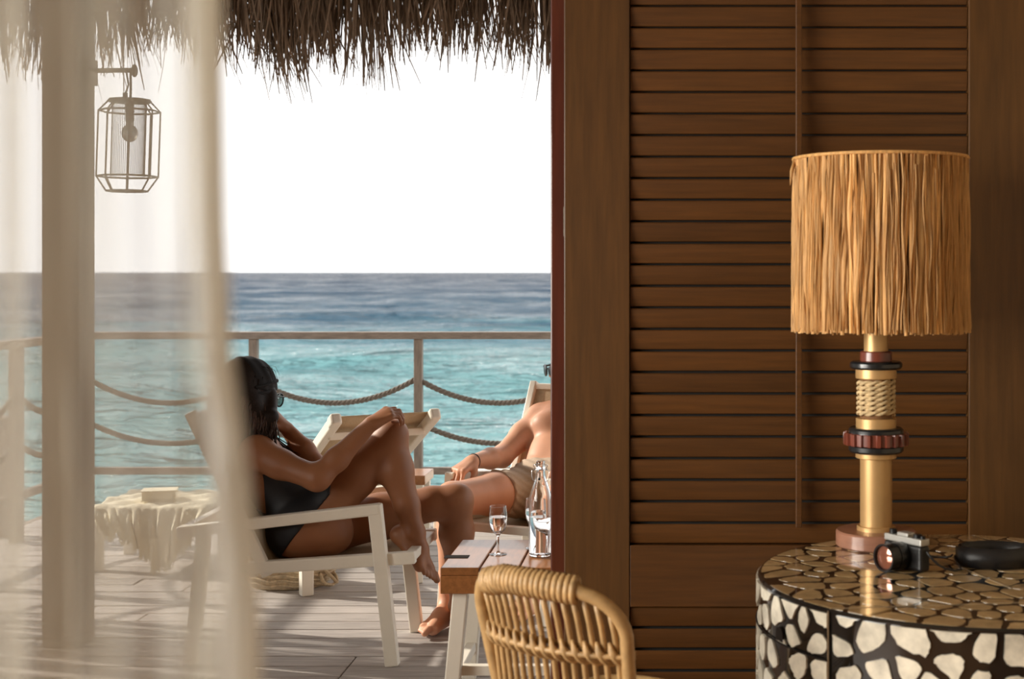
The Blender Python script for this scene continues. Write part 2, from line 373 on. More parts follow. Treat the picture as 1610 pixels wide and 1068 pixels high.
MB().bx(xr-.0085, xr+.0085, 3.876, 3.893, 1.33-(830-428)*3.88/F, 2.40).build('tilt_rod', M['louvre'], door, bevel=.002)
# neighbouring shutter door at the right edge
door2 = empty('door_2', (1.25, 3.92, 0)); struct(door2, 'edge of the next brown shutter door', 'door')
MB().bx(XR+.022, 1.2, 3.9, 3.945, .02, 2.46).build('stile', M['stile'], door2, bevel=.003)
MB().bx(1.2, 1.5, 3.91, 3.94, .02, 2.46).build('panel', M['stile'], door2)
# outer frame of the opening, polished red wood
jamb = struct(MB().bx((866-CX)*3.97/F, -.26, 3.96, 4.09, 0, 2.46).bx(-.262, -.25, 3.95, 4.1, 0, 2.46).build('trim_1', M['mahogany'], bevel=.004), 'polished reddish timber door jamb', 'trim')
struct(MB().bx(-3.25, -3.12, 3.93, 4.1, 0, 2.46).build('trim_2', M['mahogany'], bevel=.004), 'reddish timber jamb at the far side of the opening', 'trim')
struct(MB().bx((886-CX)*3.95/F, (886-CX)*3.95/F+.003, 3.946, 3.950, 1.33+(428-372)*3.95/F, 1.33+(428-325)*3.95/F).build('trim_3', M['lanternm'], bevel=.001), 'small metal latch keep on the door edge', 'trim')

# ------------------------------------------------------------------ thatched roof and fringe
roof = empty('roof', (-.8, 5.5, 2.7)); struct(roof, 'thatched palm roof eave with ragged hanging fringe', 'roof')
mb = MB()
mb.add([(-3.7, 3.9, 3.25), (2.8, 3.9, 3.25), (2.8, 6.95, 2.80), (-3.7, 6.95, 2.80), (-3.7, 3.9, 3.6), (2.8, 3.9, 3.6), (2.8, 7.0, 3.05), (-3.7, 7.0, 3.05)],
       [(0,1,2,3),(4,7,6,5),(0,4,5,1),(3,2,6,7),(0,3,7,4),(1,5,6,2)])
mb.build('thatch_layer', M['thatch'], roof)
def strand(mb, x, y, z0, z1, lean, curve, wd, leany=0):
    n = 5; pts = []
    for i in range(n+1):
        s_ = i/n; pts.append((x+lean*s_+curve*s_*s_, y+leany*s_, z0+(z1-z0)*s_))
    vs = []; a = rnd.uniform(0, PI); ca, sa = math.cos(a), math.sin(a)
    for i, p in enumerate(pts):
        wq = wd*(1-.7*(i/n)**2)/2
        vs += [(p[0]-wq*ca, p[1]-wq*sa, p[2]), (p[0]+wq*ca, p[1]+wq*sa, p[2]), (p[0]+wq*.5*sa, p[1]-wq*.5*ca, p[2])]
    fs = []
    for i in range(n):
        o = i*3
        for k in range(3): fs.append((o+k, o+(k+1) % 3, o+3+(k+1) % 3, o+3+k))
    mb.add(vs, fs)
mb = MB()
def tipz(x):
    return 2.37+.05*math.sin(x*5.1+1)+.035*math.sin(x*13.7)+.03*math.sin(x*31)
for i in range(3300):
    x = rnd.uniform(-3.45, .9); yy = rnd.uniform(6.6, 6.95)
    cl = math.floor(x*9)  # leaves hang in clumps
    rr = random.Random(cl); off = rr.uniform(-.05, .06); ln = rr.uniform(-.05, .05)
    z1 = tipz(x)+off+abs(rnd.gauss(0, .13))-.045
    strand(mb, x, yy, 2.9, z1, ln+rnd.gauss(0, .05), rnd.gauss(0, .03), rnd.uniform(.005, .019), rnd.uniform(-.05, .1))
fr = mb.build('fringe', M['thatch'], roof); fr['kind'] = 'stuff'
for i in range(150):
    x = rnd.uniform(-3.3, .2) if i < 110 else (rnd.uniform(400, 520)-CX)*6.8/F-.25
    lean = rnd.gauss(.0, .07) if i < 110 else rnd.uniform(.04, .16)
    mb = MB(); strand(mb, x, rnd.uniform(6.65, 6.95), 2.85, tipz(x)-rnd.uniform(.01, .17)-(.04 if i >= 110 else 0), lean, rnd.gauss(0, .06) if i < 110 else rnd.uniform(.02, .16), rnd.uniform(.010, .016))
    mb.build('palm_strand', M['thatchp'], roof)

# ------------------------------------------------------------------ railing with ropes
rail = empty('deck_railing', (-1.4, 7.8, 0), 'grey timber deck railing with sagging ropes above the sea', 'railing')
RY = 7.78
def rope_mesh(a, b, sag, r=.0155, par=rail):
    a, b = Vector(a), Vector(b); n = 110; ctr = []
    for i in range(n+1):
        s_ = i/n; p = a.lerp(b, s_); p.z -= sag*4*s_*(1-s_); ctr.append(p)
    L_ = (b-a).length; dr = (b-a).normalized(); side = dr.cross(Vector((0, 0, 1))).normalized(); mb = MB()
    for k in range(3):
        pts = []
        for i, p in enumerate(ctr):
            t_ = (ctr[min(i+1, n)]-ctr[max(i-1, 0)]).normalized(); u = side.cross(t_)
            an = 2*PI*(i/n*L_/.075+k/3); pts.append(p+(side*math.cos(an)+u*math.sin(an))*r*.52)
        mb.tube(pts, r*.56, 6)
    mb.build('rope', M['rope'], par, smooth=True)
MB().bx(-3.27, 1.9, RY-.035, RY+.035, .958, .998).build('top_rail', M['rail'], rail, bevel=.004)
MB().bx(-3.24, 1.9, RY-.018, RY+.018, .205, .245).build('bottom_rail', M['rail'], rail, bevel=.004)
px_post = [-3.235, -2.34, -1.425+.09-.0, -.505-.92+.0]
posts = [(-3.235), (399-CX)*RY/F-.91, (399-CX)*RY/F, (658-CX)*RY/F]
posts = [(399-CX)*RY/F-.915, (399-CX)*RY/F, (658-CX)*RY/F, (658-CX)*RY/F+.915, (658-CX)*RY/F+1.83]
for x in posts: MB().bx(x-.023, x+.023, RY-.024, RY+.024, -.02, .958).build('post', M['railp'], rail, bevel=.004)
zt = 1.33-(600-428)*RY/F; zb = 1.33-(668-428)*RY/F
for a, b_ in zip(posts, posts[1:]):
    rope_mesh((a+.02, RY, zt), (b_-.02, RY, zt+.01), .125); rope_mesh((a+.02, RY, zb), (b_-.02, RY, zb), .105)
LX = -3.235
MB().bx(LX-.035, LX+.035, 5.2, RY, .958, .998).build('top_rail', M['rail'], rail, bevel=.004)
MB().bx(LX-.018, LX+.018, 5.2, RY, .205, .245).build('bottom_rail', M['rail'], rail, bevel=.004)
lp = [7.78, 6.88, 5.98, 5.2]
for yy in lp[1:]: MB().bx(LX-.024, LX+.024, yy-.035, yy+.035, -.02, .958).build('post', M['railp'], rail, bevel=.004)
for a, b_ in zip(lp, lp[1:]):
    rope_mesh((LX, a-.02, zt), (LX, b_+.02, zt), .125); rope_mesh((LX, a-.02, zb), (LX, b_+.02, zb), .105)
mp_ = MB().bx(-3.43, -3.335, 7.0, 7.09, -.2, .59).bx(-3.44, -3.325, 6.99, 7.10, .59, .605)
tag(mp_.build('mooring_post', M['railp'], bevel=.006), 'short grey timber post outside the left railing', 'post')
# made-up slats out of view that throw the long shadow streaks on the boards
scr = empty('streak_screen', (-3.44, 5.3, 0), 'added slat screen out of view that casts streaks on the deck', 'screen')
yy = 5.06
while yy < 5.75:
    wd = rnd.uniform(.05, .11); MB().bx(-3.45, -3.43, yy, yy+wd, .0, 1.45).build('slat', M['railp'], scr); yy += wd+rnd.uniform(.015, .06)
for z_ in (.1, 1.3): MB().bx(-3.47, -3.45, 5.04, 5.78, z_, z_+.05).build('batten', M['railp'], scr)

# ------------------------------------------------------------------ column and hanging lantern
cl = MB().bx(-2.239, -2.106, 4.95, 5.09, 0, 3.3)
struct(cl.build('column', M['column'], bevel=.006), 'square taupe timber column standing on the deck', 'column')
LN = Vector(((197-CX)*4.98/F, 5.02, 0))
lan = empty('wall_lantern', (LN.x, LN.y, 1.6), 'octagonal wire lantern with clear bulb hanging from a column arm', 'lantern')
za = 1.33+(428-110)*5.0/F
mb = MB().tube([(-2.106, LN.y, za), (LN.x+.015, LN.y, za+.002)], .009, 10).box((-2.094, LN.y, za-.005), (.024, .07, .09)).sphere((LN.x+.017, LN.y, za), .018, 12, 8, (.6, 1, 1.3))
mb.build('arm', M['lanternm'], lan, smooth='auto')
def lring(mb, r, z, tr, n=8, dx=0):
    pts = [Vector((LN.x+dx+r*math.cos(2*PI*(k+.5)/n), LN.y+r*math.sin(2*PI*(k+.5)/n), z)) for k in range(n)]
    for k in range(n): mb.tube([pts[k], pts[(k+1) % n]], tr, 6)
    return pts
z1, z2, z3, z4 = 1.33+(428-158)*5/F, 1.33+(428-174)*5/F, 1.33-(0-(428-277))*5/F, 1.33+(428-300)*5/F
mb = MB(); A = lring(mb, .07, z1, .005, dx=0); B = lring(mb, .104, z2, .0035, dx=.0); D = lring(mb, .104, z3, .0035, dx=-.008); E = lring(mb, .07, z4, .0035, dx=-.01)
for k in range(8): mb.tube([A[k], B[k], D[k], E[k]], .0032, 6)
mb.build('cage', M['lanternm'], lan, smooth='auto')
MB().lathe([(.0, z1-.004), (.075, z1-.004), (.075, z1+.006), (.02, z1+.01), (.0, z1+.01)], (LN.x, LN.y, 0), 8).build('cap_plate', M['lanternm'], lan)
mb = MB()
for k in range(56):
    a = 2*PI*k/56; mb.tube([(LN.x+.058*math.cos(a), LN.y+.058*math.sin(a), z1), (LN.x-.008+.058*math.cos(a), LN.y+.058*math.sin(a), z3)], .0007, 4)
st = mb.build('string_screen', M['lanternm'], lan); st['kind'] = 'stuff'
MB().tube([(LN.x, LN.y, z1), (LN.x, LN.y, z1-.07)], .015, 12).build('socket', M['lanternm'], lan, smooth='auto')
MB().sphere((LN.x, LN.y, z1-.115), .028, 16, 12, (1, 1, 1.15)).tube([(LN.x, LN.y, z1-.095), (LN.x, LN.y, z1-.07)], .014, 12).build('bulb', M['bulb'], lan, smooth=True)
MB().tube([(LN.x+.003, LN.y, za), (LN.x+.004, LN.y, (za+z1)/2), (LN.x+.003, LN.y, z1+.005)], .0045, 8).tube([(LN.x-.012, LN.y, za-.005), (LN.x-.004, LN.y, za-.05), (LN.x-.016, LN.y, z1+.025)], .0035, 6).tube([(LN.x-.016, LN.y, z1+.03), (LN.x-.016, LN.y, z1)], .009, 8).build('hanger', M['lanternm'], lan, smooth=True)

# ------------------------------------------------------------------ lounge chairs
CW = .45
def make_chair(label, group=None):
    r = empty('lounge_chair', (0, 0, 0), label, 'chair', group)
    for s_, yy in ((0, 0.0), (1, CW)):
        MB().bar((0, yy, 0), (-.06, yy, .545), .042, .046, up=(1, 0, 0)).build('leg', M['white'], r, bevel=.005)
        MB().bar((-.68, yy, 0), (-.635, yy, .465), .042, .044, up=(1, 0, 0)).build('leg', M['white'], r, bevel=.005)
        MB().bar((-.04, yy, .530), (-.725, yy, .451), .044, .038).build('armrest', M['white'], r, bevel=.006)
        MB().bar((.075, yy*.92+.018, .363), (-.50, yy*.92+.018, .325), .036, .042).build('seat_rail', M['white'], r, bevel=.005)
        MB().bar((-.425, yy*.92+.018, .30), (-.69, yy*.92+.018, .855), .032, .038, up=(1, 0, 0)).build('back_stile', M['white'], r, bevel=.005)
    MB().bar((.055, .03, .363), (.055, CW-.03, .363), .036, .03).build('cross_rail', M['white'], r, bevel=.004)
    MB().bar((-.48, .02, .31), (-.48, CW-.02, .31), .03, .03).build('cross_rail', M['white'], r, bevel=.004)
    MB().bar((-.71, 0, .452), (-.71, CW, .452), .034, .03).build('cross_rail', M['white'], r, bevel=.004)
    MB().bar((-.68, .03, .838), (-.68, CW-.03, .838), .025, .025).build('cross_rail', M['white'], r, bevel=.004)
    def sl(u, v):
        y_ = .03+(CW-.06)*v; sg = 4*v*(1-v)
        if u < .45:
            q_ = u/.45; return (.055-.49*q_, y_, .375-.035*q_-.028*sg*math.sin(PI*min(1, q_*1.0))-.01)
        q_ = (u-.45)/.55; return (-.435-.25*q_+.0-.02*sg*math.sin(PI*q_)*1, y_, .33+.515*q_-.0)
    MB().grid(sl, 22, 8).build('sling', M['sling'], r, smooth=True, solid=.004)
    return r
ch1 = make_chair('cream metal lounge chair under the woman in the black swimsuit', 'cream lounge chairs')
ch1.location = (-.952, 4.73, 0)
ch2 = copy_tree(ch1); ch2.location = (-.894, 5.428, 0); ch2.rotation_euler = (0, 0, math.atan2(-.917, -.40))
ch2['label'] = 'cream metal lounge chair under the man, half hidden by the door frame'

# sun lounger with raised back, seen from behind
lg_ = empty('sun_lounger', (0, 0, 0), 'cream sun lounger with raised sling back behind the woman', 'sun lounger')
# local: x forward (to the sea), y left
for sy in (-1, 1):
    MB().bar((0, sy*.235, 0), (0, sy*.235, .33), .05, .05, up=(1, 0, 0)).build('leg', M['white'], lg_, bevel=.005)
    MB().bar((1.35, sy*.235, 0), (1.35, sy*.235, .33), .05, .05, up=(1, 0, 0)).build('leg', M['white'], lg_, bevel=.005)
    MB().bar((-.08, sy*.235, .335), (1.45, sy*.235, .335), .045, .05).build('side_rail', M['white'], lg_, bevel=.005)
    MB().bar((.45, sy*.205, .36), (-.30, sy*.205, .74), .038, .045).build('back_stile', M['white'], lg_, bevel=.006)
    MB().box((-.298, sy*.205, .742), (.06, .046, .05), Matrix.Rotation(math.radians(27), 3, 'Y')).build('end_cap', M['white'], lg_, bevel=.012, seg=3)
    MB().bar((.25, sy*.18, .34), (.02, sy*.18, .55), .02, .025).build('back_strut', M['white'], lg_, bevel=.003)
for x, z in ((-.20, .672), (.12, .515), (.42, .35)): MB().bar((x, -.20, z), (x, .20, z), .03, .03).build('cross_rail', M['white'], lg_, bevel=.004)
MB().bar((1.44, -.23, .335), (1.44, .23, .335), .04, .045).build('cross_rail', M['white'], lg_, bevel=.004)
def bk(u, v): return (.45-.74*u, -.19+.38*v, .378+.38*u-.012*math.sin(PI*u)*4*v*(1-v))
MB().grid(bk, 12, 6).build('sling', M['sling'], lg_, smooth=True, solid=.004)
def fl(u, v): return (.46+.97*u, -.21+.42*v, .358-.015*4*v*(1-v))
MB().grid(fl, 10, 6).build('sling', M['sling'], lg_, smooth=True, solid=.004)
lg_.location = (-1.31, 5.875, 0); lg_.rotation_euler = (0, 0, math.radians(120))

# ------------------------------------------------------------------ signed distance bodies
class SDF:
    def __init__(s, lo, hi, h):
        s.h = h; s.lo = np.array(lo, float); n = np.ceil((np.array(hi)-s.lo)/h).astype(int)+1
        s.n = n; s.ax = [(s.lo[i]+h*np.arange(n[i])).astype(np.float32) for i in range(3)]
        s.F = np.full(tuple(n), .08, np.float32)
    def _sl(s, lo, hi, pad):
        r = []
        for i in range(3):
            a = max(0, int((lo[i]-pad-s.lo[i])/s.h)); b = min(int(s.n[i]), int((hi[i]+pad-s.lo[i])/s.h)+2)
            if b <= a: return None, None
            r.append(slice(a, b))
        return tuple(r), (s.ax[0][r[0]][:, None, None], s.ax[1][r[1]][None, :, None], s.ax[2][r[2]][None, None, :])
    def _mix(s, sl, d, k, sub=False):
        a = s.F[sl]
        if sub:
            hh = np.clip(.5-.5*(a+d)/k, 0, 1); s.F[sl] = a*(1-hh)-d*hh+k*hh*(1-hh)
        else:
            hh = np.clip(.5+.5*(d-a)/k, 0, 1); s.F[sl] = d*(1-hh)+a*hh-k*hh*(1-hh)
    def cone(s, a, b, r1, r2, k=.02, sub=False):
        a = np.array(a, float); b = np.array(b, float); R = max(r1, r2)
        sl, g = s._sl(np.minimum(a, b)-R, np.maximum(a, b)+R, k+.01)
        if sl is None: return
        ab = b-a; L2 = float(ab@ab)+1e-12
        t = ((g[0]-a[0])*ab[0]+(g[1]-a[1])*ab[1]+(g[2]-a[2])*ab[2])/L2; t = np.clip(t, 0, 1)
        d = np.sqrt((g[0]-a[0]-t*ab[0])**2+(g[1]-a[1]-t*ab[1])**2+(g[2]-a[2]-t*ab[2])**2)-(r1+(r2-r1)*t)
        s._mix(sl, d, k, sub)
    def ell(s, c, r, axes=None, k=.02, sub=False):
        c = np.array(c, float); r = np.array(r, float); R = r.max()
        sl, g = s._sl(c-R, c+R, k+.01)
        if sl is None: return
        A = np.eye(3) if axes is None else np.array(axes, float)
        q = [((g[0]-c[0])*A[i][0]+(g[1]-c[1])*A[i][1]+(g[2]-c[2])*A[i][2]) for i in range(3)]
        k0 = np.sqrt(sum((q[i]/r[i])**2 for i in range(3))); k1 = np.sqrt(sum((q[i]/r[i]**2)**2 for i in range(3)))+1e-9
        s._mix(sl, k0*(k0-1)/k1, k, sub)
    def grid(s): return s.ax[0][:, None, None], s.ax[1][None, :, None], s.ax[2][None, None, :]
def nets(Fv, lo, h):
    ins = Fv < 0; nx, ny, nz = Fv.shape
    cnt = np.zeros((nx-1, ny-1, nz-1), np.uint8)
    for i in (0, 1):
        for j in (0, 1):
            for k in (0, 1): cnt += ins[i:nx-1+i, j:ny-1+j, k:nz-1+k]
    act = (cnt > 0) & (cnt < 8); ci = np.argwhere(act); idx = -np.ones(act.shape, np.int64); idx[act] = np.arange(len(ci))
    acc = np.zeros((len(ci), 3)); w_ = np.zeros(len(ci))
    cor = [(i, j, k) for i in (0, 1) for j in (0, 1) for k in (0, 1)]
    val = {c: Fv[ci[:, 0]+c[0], ci[:, 1]+c[1], ci[:, 2]+c[2]].astype(float) for c in cor}
    for c in cor:
        for ax in range(3):
            if c[ax] == 0:
                d = list(c); d[ax] = 1; d = tuple(d); a, b = val[c], val[d]; m_ = (a < 0) != (b < 0)
                t = np.where(m_, a/(np.where(m_, a-b, 1)), 0)
                p = np.tile(np.array(c, float), (len(ci), 1)); p[:, ax] += t
                acc += p*m_[:, None]; w_ += m_
    v = (ci+acc/w_[:, None])*h+np.array(lo)
    qs = []
    for ax in range(3):
        sl0 = [slice(1, -1)]*3; sl0[ax] = slice(0, -1); sl1 = list(sl0); sl1[ax] = slice(1, None)
        a = ins[tuple(sl0)]; b = ins[tuple(sl1)]; e_ = np.argwhere(a != b); fl_ = a[tuple(e_.T)]
        off = np.ones(3, int); off[ax] = 0; e_ = e_+off
        o1, o2 = [(1, 2), (2, 0), (0, 1)][ax]
        def cell(d1, d2):
            c = e_.copy(); c[:, o1] -= d1; c[:, o2] -= d2; return idx[c[:, 0], c[:, 1], c[:, 2]]
        q_ = np.stack([cell(1, 1), cell(0, 1), cell(0, 0), cell(1, 0)], -1)
        q_[~fl_] = q_[~fl_][:, ::-1]; qs.append(q_)
    q_ = np.concatenate(qs); q_ = q_[(q_ >= 0).all(1)]
    return v, q_
def sdf_build(name, Fv, sdf, mat, parent, smooth_it=2):
    v, q_ = nets(Fv, sdf.lo, sdf.h)
    o = np_mesh(name, v, q_, mat, parent)
    m_ = o.modifiers.new('smooth', 'SMOOTH'); m_.factor = .5; m_.iterations = smooth_it
    return o
def V(*a): return Vector(a)
def hand(B, wr, u, n, side, sc=1.0, curls=((20, 30, 20),)*4, spread=.06, thumb=(30, 20), thumb_out=.7, wr_r=.026):
    """u = direction of the hand, n = back of the hand, side = towards the thumb."""
    u = Vector(u).normalized(); n = Vector(n); n = (n-u*n.dot(u)).normalized(); side_ = Vector(side); side_ = (side_-u*side_.dot(u)-n*side_.dot(n)).normalized()
    wr = Vector(wr)
    offs = [.030, .010, -.011, -.030]; lens = [(.042, .025, .019), (.047, .029, .020), (.043, .027, .019), (.034, .020, .017)]; plen = [.088, .090, .084, .076]
    for i in range(4):
        b = wr+side_*offs[i]*.55*sc+u*.012*sc; kn = wr+side_*offs[i]*sc+u*plen[i]*sc-n*.002*abs(offs[i])/.03
        B.cone(b, kn, .0165*sc, .0125*sc, .014)
    B.cone(wr+u*.03*sc-n*.008*sc, wr+u*.07*sc-n*.008*sc, .018*sc, .018*sc, .015)
    for i in range(4):
        kn = wr+side_*offs[i]*sc+u*plen[i]*sc; d = u+side_*spread*(1.5-i); d.normalize(); ang = 0; p = kn
        for j in range(3):
            ang += math.radians(curls[min(i, len(curls)-1)][j]); dd = d*math.cos(ang)-n*math.sin(ang); L_ = lens[i][j]*sc
            r0 = (.0092, .0085, .0078)[j]*sc*(1 if i < 3 else .88); B.cone(p, p+dd*L_, r0*1.02, r0*.93, .0035 if j else .006); p = p+dd*L_
    b = wr+side_*.022*sc+u*.018*sc-n*.006*sc; d = (u*.62+side_*thumb_out-n*.35).normalized()
    p1 = b+d*.042*sc; B.cone(b, p1, .016*sc, .0125*sc, .012)
    d2 = (u*.9+side_*thumb_out*.35-n*math.sin(math.radians(thumb[0]))).normalized(); p2 = p1+d2*.033*sc; B.cone(p1, p2, .0112*sc, .010*sc, .005)
    d3 = (u*.9-side_*.1-n*math.sin(math.radians(thumb[0]+thumb[1]))).normalized(); B.cone(p2, p2+d3*.026*sc, .0098*sc, .0085*sc, .004)
def foot(B, an, f, up, big, sc=1.0, flex=0):
    """an = ankle joint, f = towards the toes, up = away from the sole, big = towards the big toe."""
    f = Vector(f).normalized(); up = Vector(up); up = (up-f*up.dot(f)).normalized(); bg_ = Vector(big); bg_ = (bg_-f*bg_.dot(f)-up*bg_.dot(up)).normalized(); an = Vector(an)
    heel = an-f*.035*sc-up*.045*sc
    B.cone(an, heel, .030*sc, .029*sc, .02)
    b1 = an+f*.125*sc-up*.055*sc+bg_*.022*sc; b2 = an+f*.105*sc-up*.060*sc-bg_*.028*sc; mid = an+f*.055*sc-up*.028*sc+bg_*.006*sc
    B.cone(an, mid, .031*sc, .027*sc, .02); B.cone(mid, b1, .027*sc, .019*sc, .02); B.cone(mid, b2, .025*sc, .015*sc, .02)
    B.cone(heel, b2, .026*sc, .014*sc, .02); B.cone(heel, b1, .024*sc, .018*sc, .02)
    B.ell(an+bg_*.028*sc-up*.002, (.012, .012, .014), k=.012); B.ell(an-bg_*.028*sc-up*.006, (.012, .012, .014), k=.012)
    for i in range(5):
        t_ = i/4; base = b1.lerp(b2, t_)+f*.006*sc; L_ = [.044, .038, .033, .028, .023][i]*sc; r_ = [.0125, .0088, .0083, .0078, .0075][i]*sc
        m_ = base+f*L_*.55+up*.004*sc; B.cone(base, m_, r_*1.1, r_, .004); B.cone(m_, base+f*L_-up*.004*sc, r_, r_*.95, .003)
def head(B, c, fw, up, sc=1.0, male=False):
    fw = Vector(fw).normalized(); up = Vector(up); up = (up-fw*up.dot(fw)).normalized(); lf = up.cross(fw).normalized(); c = Vector(c)
    A = [list(fw), list(lf), list(up)]
    W = lambda f_, l_, u_: c+fw*f_*sc+lf*l_*sc+up*u_*sc
    B.ell(W(-.012, 0, .028), (.098*sc, .077*sc, .090*sc), A, .01)
    B.ell(W(.030, 0, -.035), (.062*sc, .060*sc, .080*sc), A, .025)
    B.cone(W(.060, -.018, -.088), W(.060, .018, -.088), .022*sc, .022*sc, .02)            # chin
    for s_ in (-1, 1):
        B.cone(W(.0, s_*.052, -.055), W(.055, s_*.022, -.088), .018*sc, .020*sc, .02)     # jaw
        B.ell(W(.062, s_*.036, -.022), (.02*sc, .022*sc, .02*sc), A, .015)                # cheekbone
        B.ell(W(.092, s_*.031, .008), (.014*sc, .018*sc, .011*sc), A, .010, sub=True)     # socket
        B.ell(W(.077, s_*.031, .006), (.013*sc, .014*sc, .011*sc), A, .003)               # eyeball and lid
        B.ell(W(.080, s_*.030, .024), (.012*sc, .024*sc, .006*sc), A, .01)                # brow
        B.ell(W(-.012, s_*.078, -.002), (.018*sc, .007*sc, .030*sc), A, .004)             # ear
        B.ell(W(-.010, s_*.086, .0), (.008*sc, .005*sc, .014*sc), A, .004, sub=True)
    B.cone(W(.088, 0, .012), W(.108, 0, -.024), .008*sc, .011*sc, .012)                   # nose
    for s_ in (-1, 1): B.ell(W(.097, s_*.011, -.028), (.009*sc, .007*sc, .007*sc), A, .006)
    B.ell(W(.090, 0, -.052), (.010*sc, .024*sc, .006*sc), A, .005); B.ell(W(.088, 0, -.064), (.010*sc, .021*sc, .007*sc), A, .005)
    B.ell(W(.099, 0, -.058), (.006*sc, .022*sc, .0016*sc), A, .002, sub=True)
    return W, A

# ---------------- woman
lo = (-1.78, 4.62, -.02); hi = (-.62, 5.34, 1.06)
B = SDF(lo, hi, .0038)
hipN, hipF = P(486, 828, 4.88), P(522, 828, 5.06)
B.cone(hipN, hipF, .088, .088, .03)
B.ell(P(464, 838, 4.89), (.094, .088, .088), k=.03); B.ell(P(486, 838, 5.04), (.092, .088, .086), k=.03)
for dd in (-.05, .05):
    B.cone(P(474, 812, 4.97+dd), P(436, 768, 4.965+dd*.7), .095, .078, .05)
    B.cone(P(436, 768, 4.965+dd*.7), P(403, 722, 4.96+dd*1.1), .078, .092, .05)
B.cone(P(403, 718, 4.86), P(398, 714, 5.06), .07, .07, .04)
shN, shF = P(405, 713, 4.80), P(396, 705, 5.11)
B.cone(shN, shF, .050, .048, .04)
B.ell(P(436, 733, 4.89), (.052, .05, .055), k=.03); B.ell(P(434, 731, 5.02), (.052, .05, .055), k=.03)
B.cone(P(388, 692, 4.97), P(391, 652, 4.96), .048, .046, .03)
# near leg
knN, anN = P(614, 688, 4.93), P(652, 838, 4.90)
B.cone(hipN, P(560, 748, 4.91), .088, .072, .03); B.cone(P(560, 748, 4.91), knN, .072, .056, .03)
B.cone(P(520, 838, 4.90), hipN, .078, .085, .04)
B.cone(knN, P(622, 738, 4.92), .054, .058, .03); B.cone(P(622, 738, 4.92), P(640, 796, 4.91), .058, .043, .03); B.cone(P(640, 796, 4.91), anN, .043, .034, .02)
B.ell(P(621, 680, 4.92), (.042, .04, .042), k=.02)
foot(B, anN, P(697, 906, 4.86)-P(640, 842, 4.90), V(.72, 0, .6), V(0, .9, .1), .98)
# far leg
knF, anF = P(718, 787, 5.08), P(722, 952, 5.16)
B.cone(hipF, P(600, 812, 5.06), .090, .080, .03); B.cone(P(600, 812, 5.06), P(680, 792, 5.07), .080, .060, .03); B.cone(P(680, 792, 5.07), knF, .060, .056, .02)
B.cone(knF, P(718, 838, 5.11), .055, .059, .03); B.cone(P(718, 838, 5.11), P(720, 905, 5.15), .059, .040, .03); B.cone(P(720, 905, 5.15), anF, .040, .032, .02)
foot(B, anF, V(.28, -.95, -.02), V(0, 0, 1), V(-1, -.2, 0), .98)
TOR = B.F.copy()
# near arm and hand on the knee
elN, wrN = P(499, 752, 4.74), P(582, 668, 4.80)
B.cone(shN, P(440, 730, 4.78), .058, .047, .03); B.cone(P(440, 730, 4.78), elN, .047, .041, .03)
B.cone(elN, P(530, 722, 4.77), .040, .039, .03); B.cone(P(530, 722, 4.77), wrN, .039, .026, .02)
hand(B, wrN, P(617, 645, 4.845)-wrN, V(-.30, -.60, .80), V(-.4, .7, .5), .92, ((34, 46, 26), (36, 46, 26), (38, 46, 26), (38, 46, 26)), .05, (30, 20), .6)
# far arm, fist under the chin
elF, wrF = P(495, 734, 5.02), P(452, 676, 5.05)
B.cone(shF, elF, .050, .040, .03); B.cone(elF, P(478, 708, 5.03), .040, .037, .02); B.cone(P(478, 708, 5.03), wrF, .037, .025, .02)
hand(B, wrF, V(-.45, -.10, .62), V(.75, .1, .55), V(.0, -1, .2), .90, ((62, 80, 50),)*4, .02, (50, 30), .5)
hc = P(390, 621, 4.95); hfw = V(.62, .77, -.14)
W_, A_ = head(B, hc, hfw, V(.1, 0, 1), .98)
woman = empty('person', P(470, 860, 4.95), 'woman in a black swimsuit sitting with one hand on her raised knee', 'person')
body = sdf_build('body', B.F, B, M['skinw'], woman)
# swimsuit
gx, gy, gz = B.grid()
pel = P(478, 822, 4.96); nk = P(394, 700, 4.96); ax = (nk-pel).normalized(); fr_ = V(ax.z, 0, -ax.x)
t_ = (gx-pel.x)*ax.x+(gz-pel.z)*ax.z+0*gy
f_ = (gx-pel.x)*fr_.x+(gz-pel.z)*fr_.z+0*gy
a1, a2 = P(500, 806, 4.9), P(468, 846, 4.9); ln_ = (a2-a1).normalized(); nn = V(-ln_.z, 0, ln_.x)
if nn.x < 0: nn = -nn
leg = np.maximum((gx-a1.x)*nn.x+(gz-a1.z)*nn.z, -.2)+0*gy
reg = np.maximum(t_-.235, leg)
xb = P(419, 780, 4.86).x
back = np.minimum((xb-gx)+0*gy, (gz-.49)+0*gy*gx)
reg = np.maximum(reg, back)
far_cut = (gx-P(527, 800, 4.9).x)+0*gy+0*gz
reg = np.maximum(reg, far_cut)
sdf_build('swimsuit', np.maximum(TOR-.0048, reg).astype(np.float32), B, M['suit'], woman, 1)
mb = MB()
for dd, sg in ((-.085, 1), (.10, 1)):
    pts = [P(426, 780, 4.96+dd*1.12), P(404, 757, 4.96+dd*1.3), P(386, 742, 4.96+dd*1.25), P(372, 715, 4.965+dd*.9), P(380, 694, 4.97+dd*.8), P(404, 698, 4.97+dd*.8), P(430, 716, 4.96+dd*.7)]
    mb.tube(pts, .006, 6)
mb.build('strap', M['suit'], woman, smooth=True)
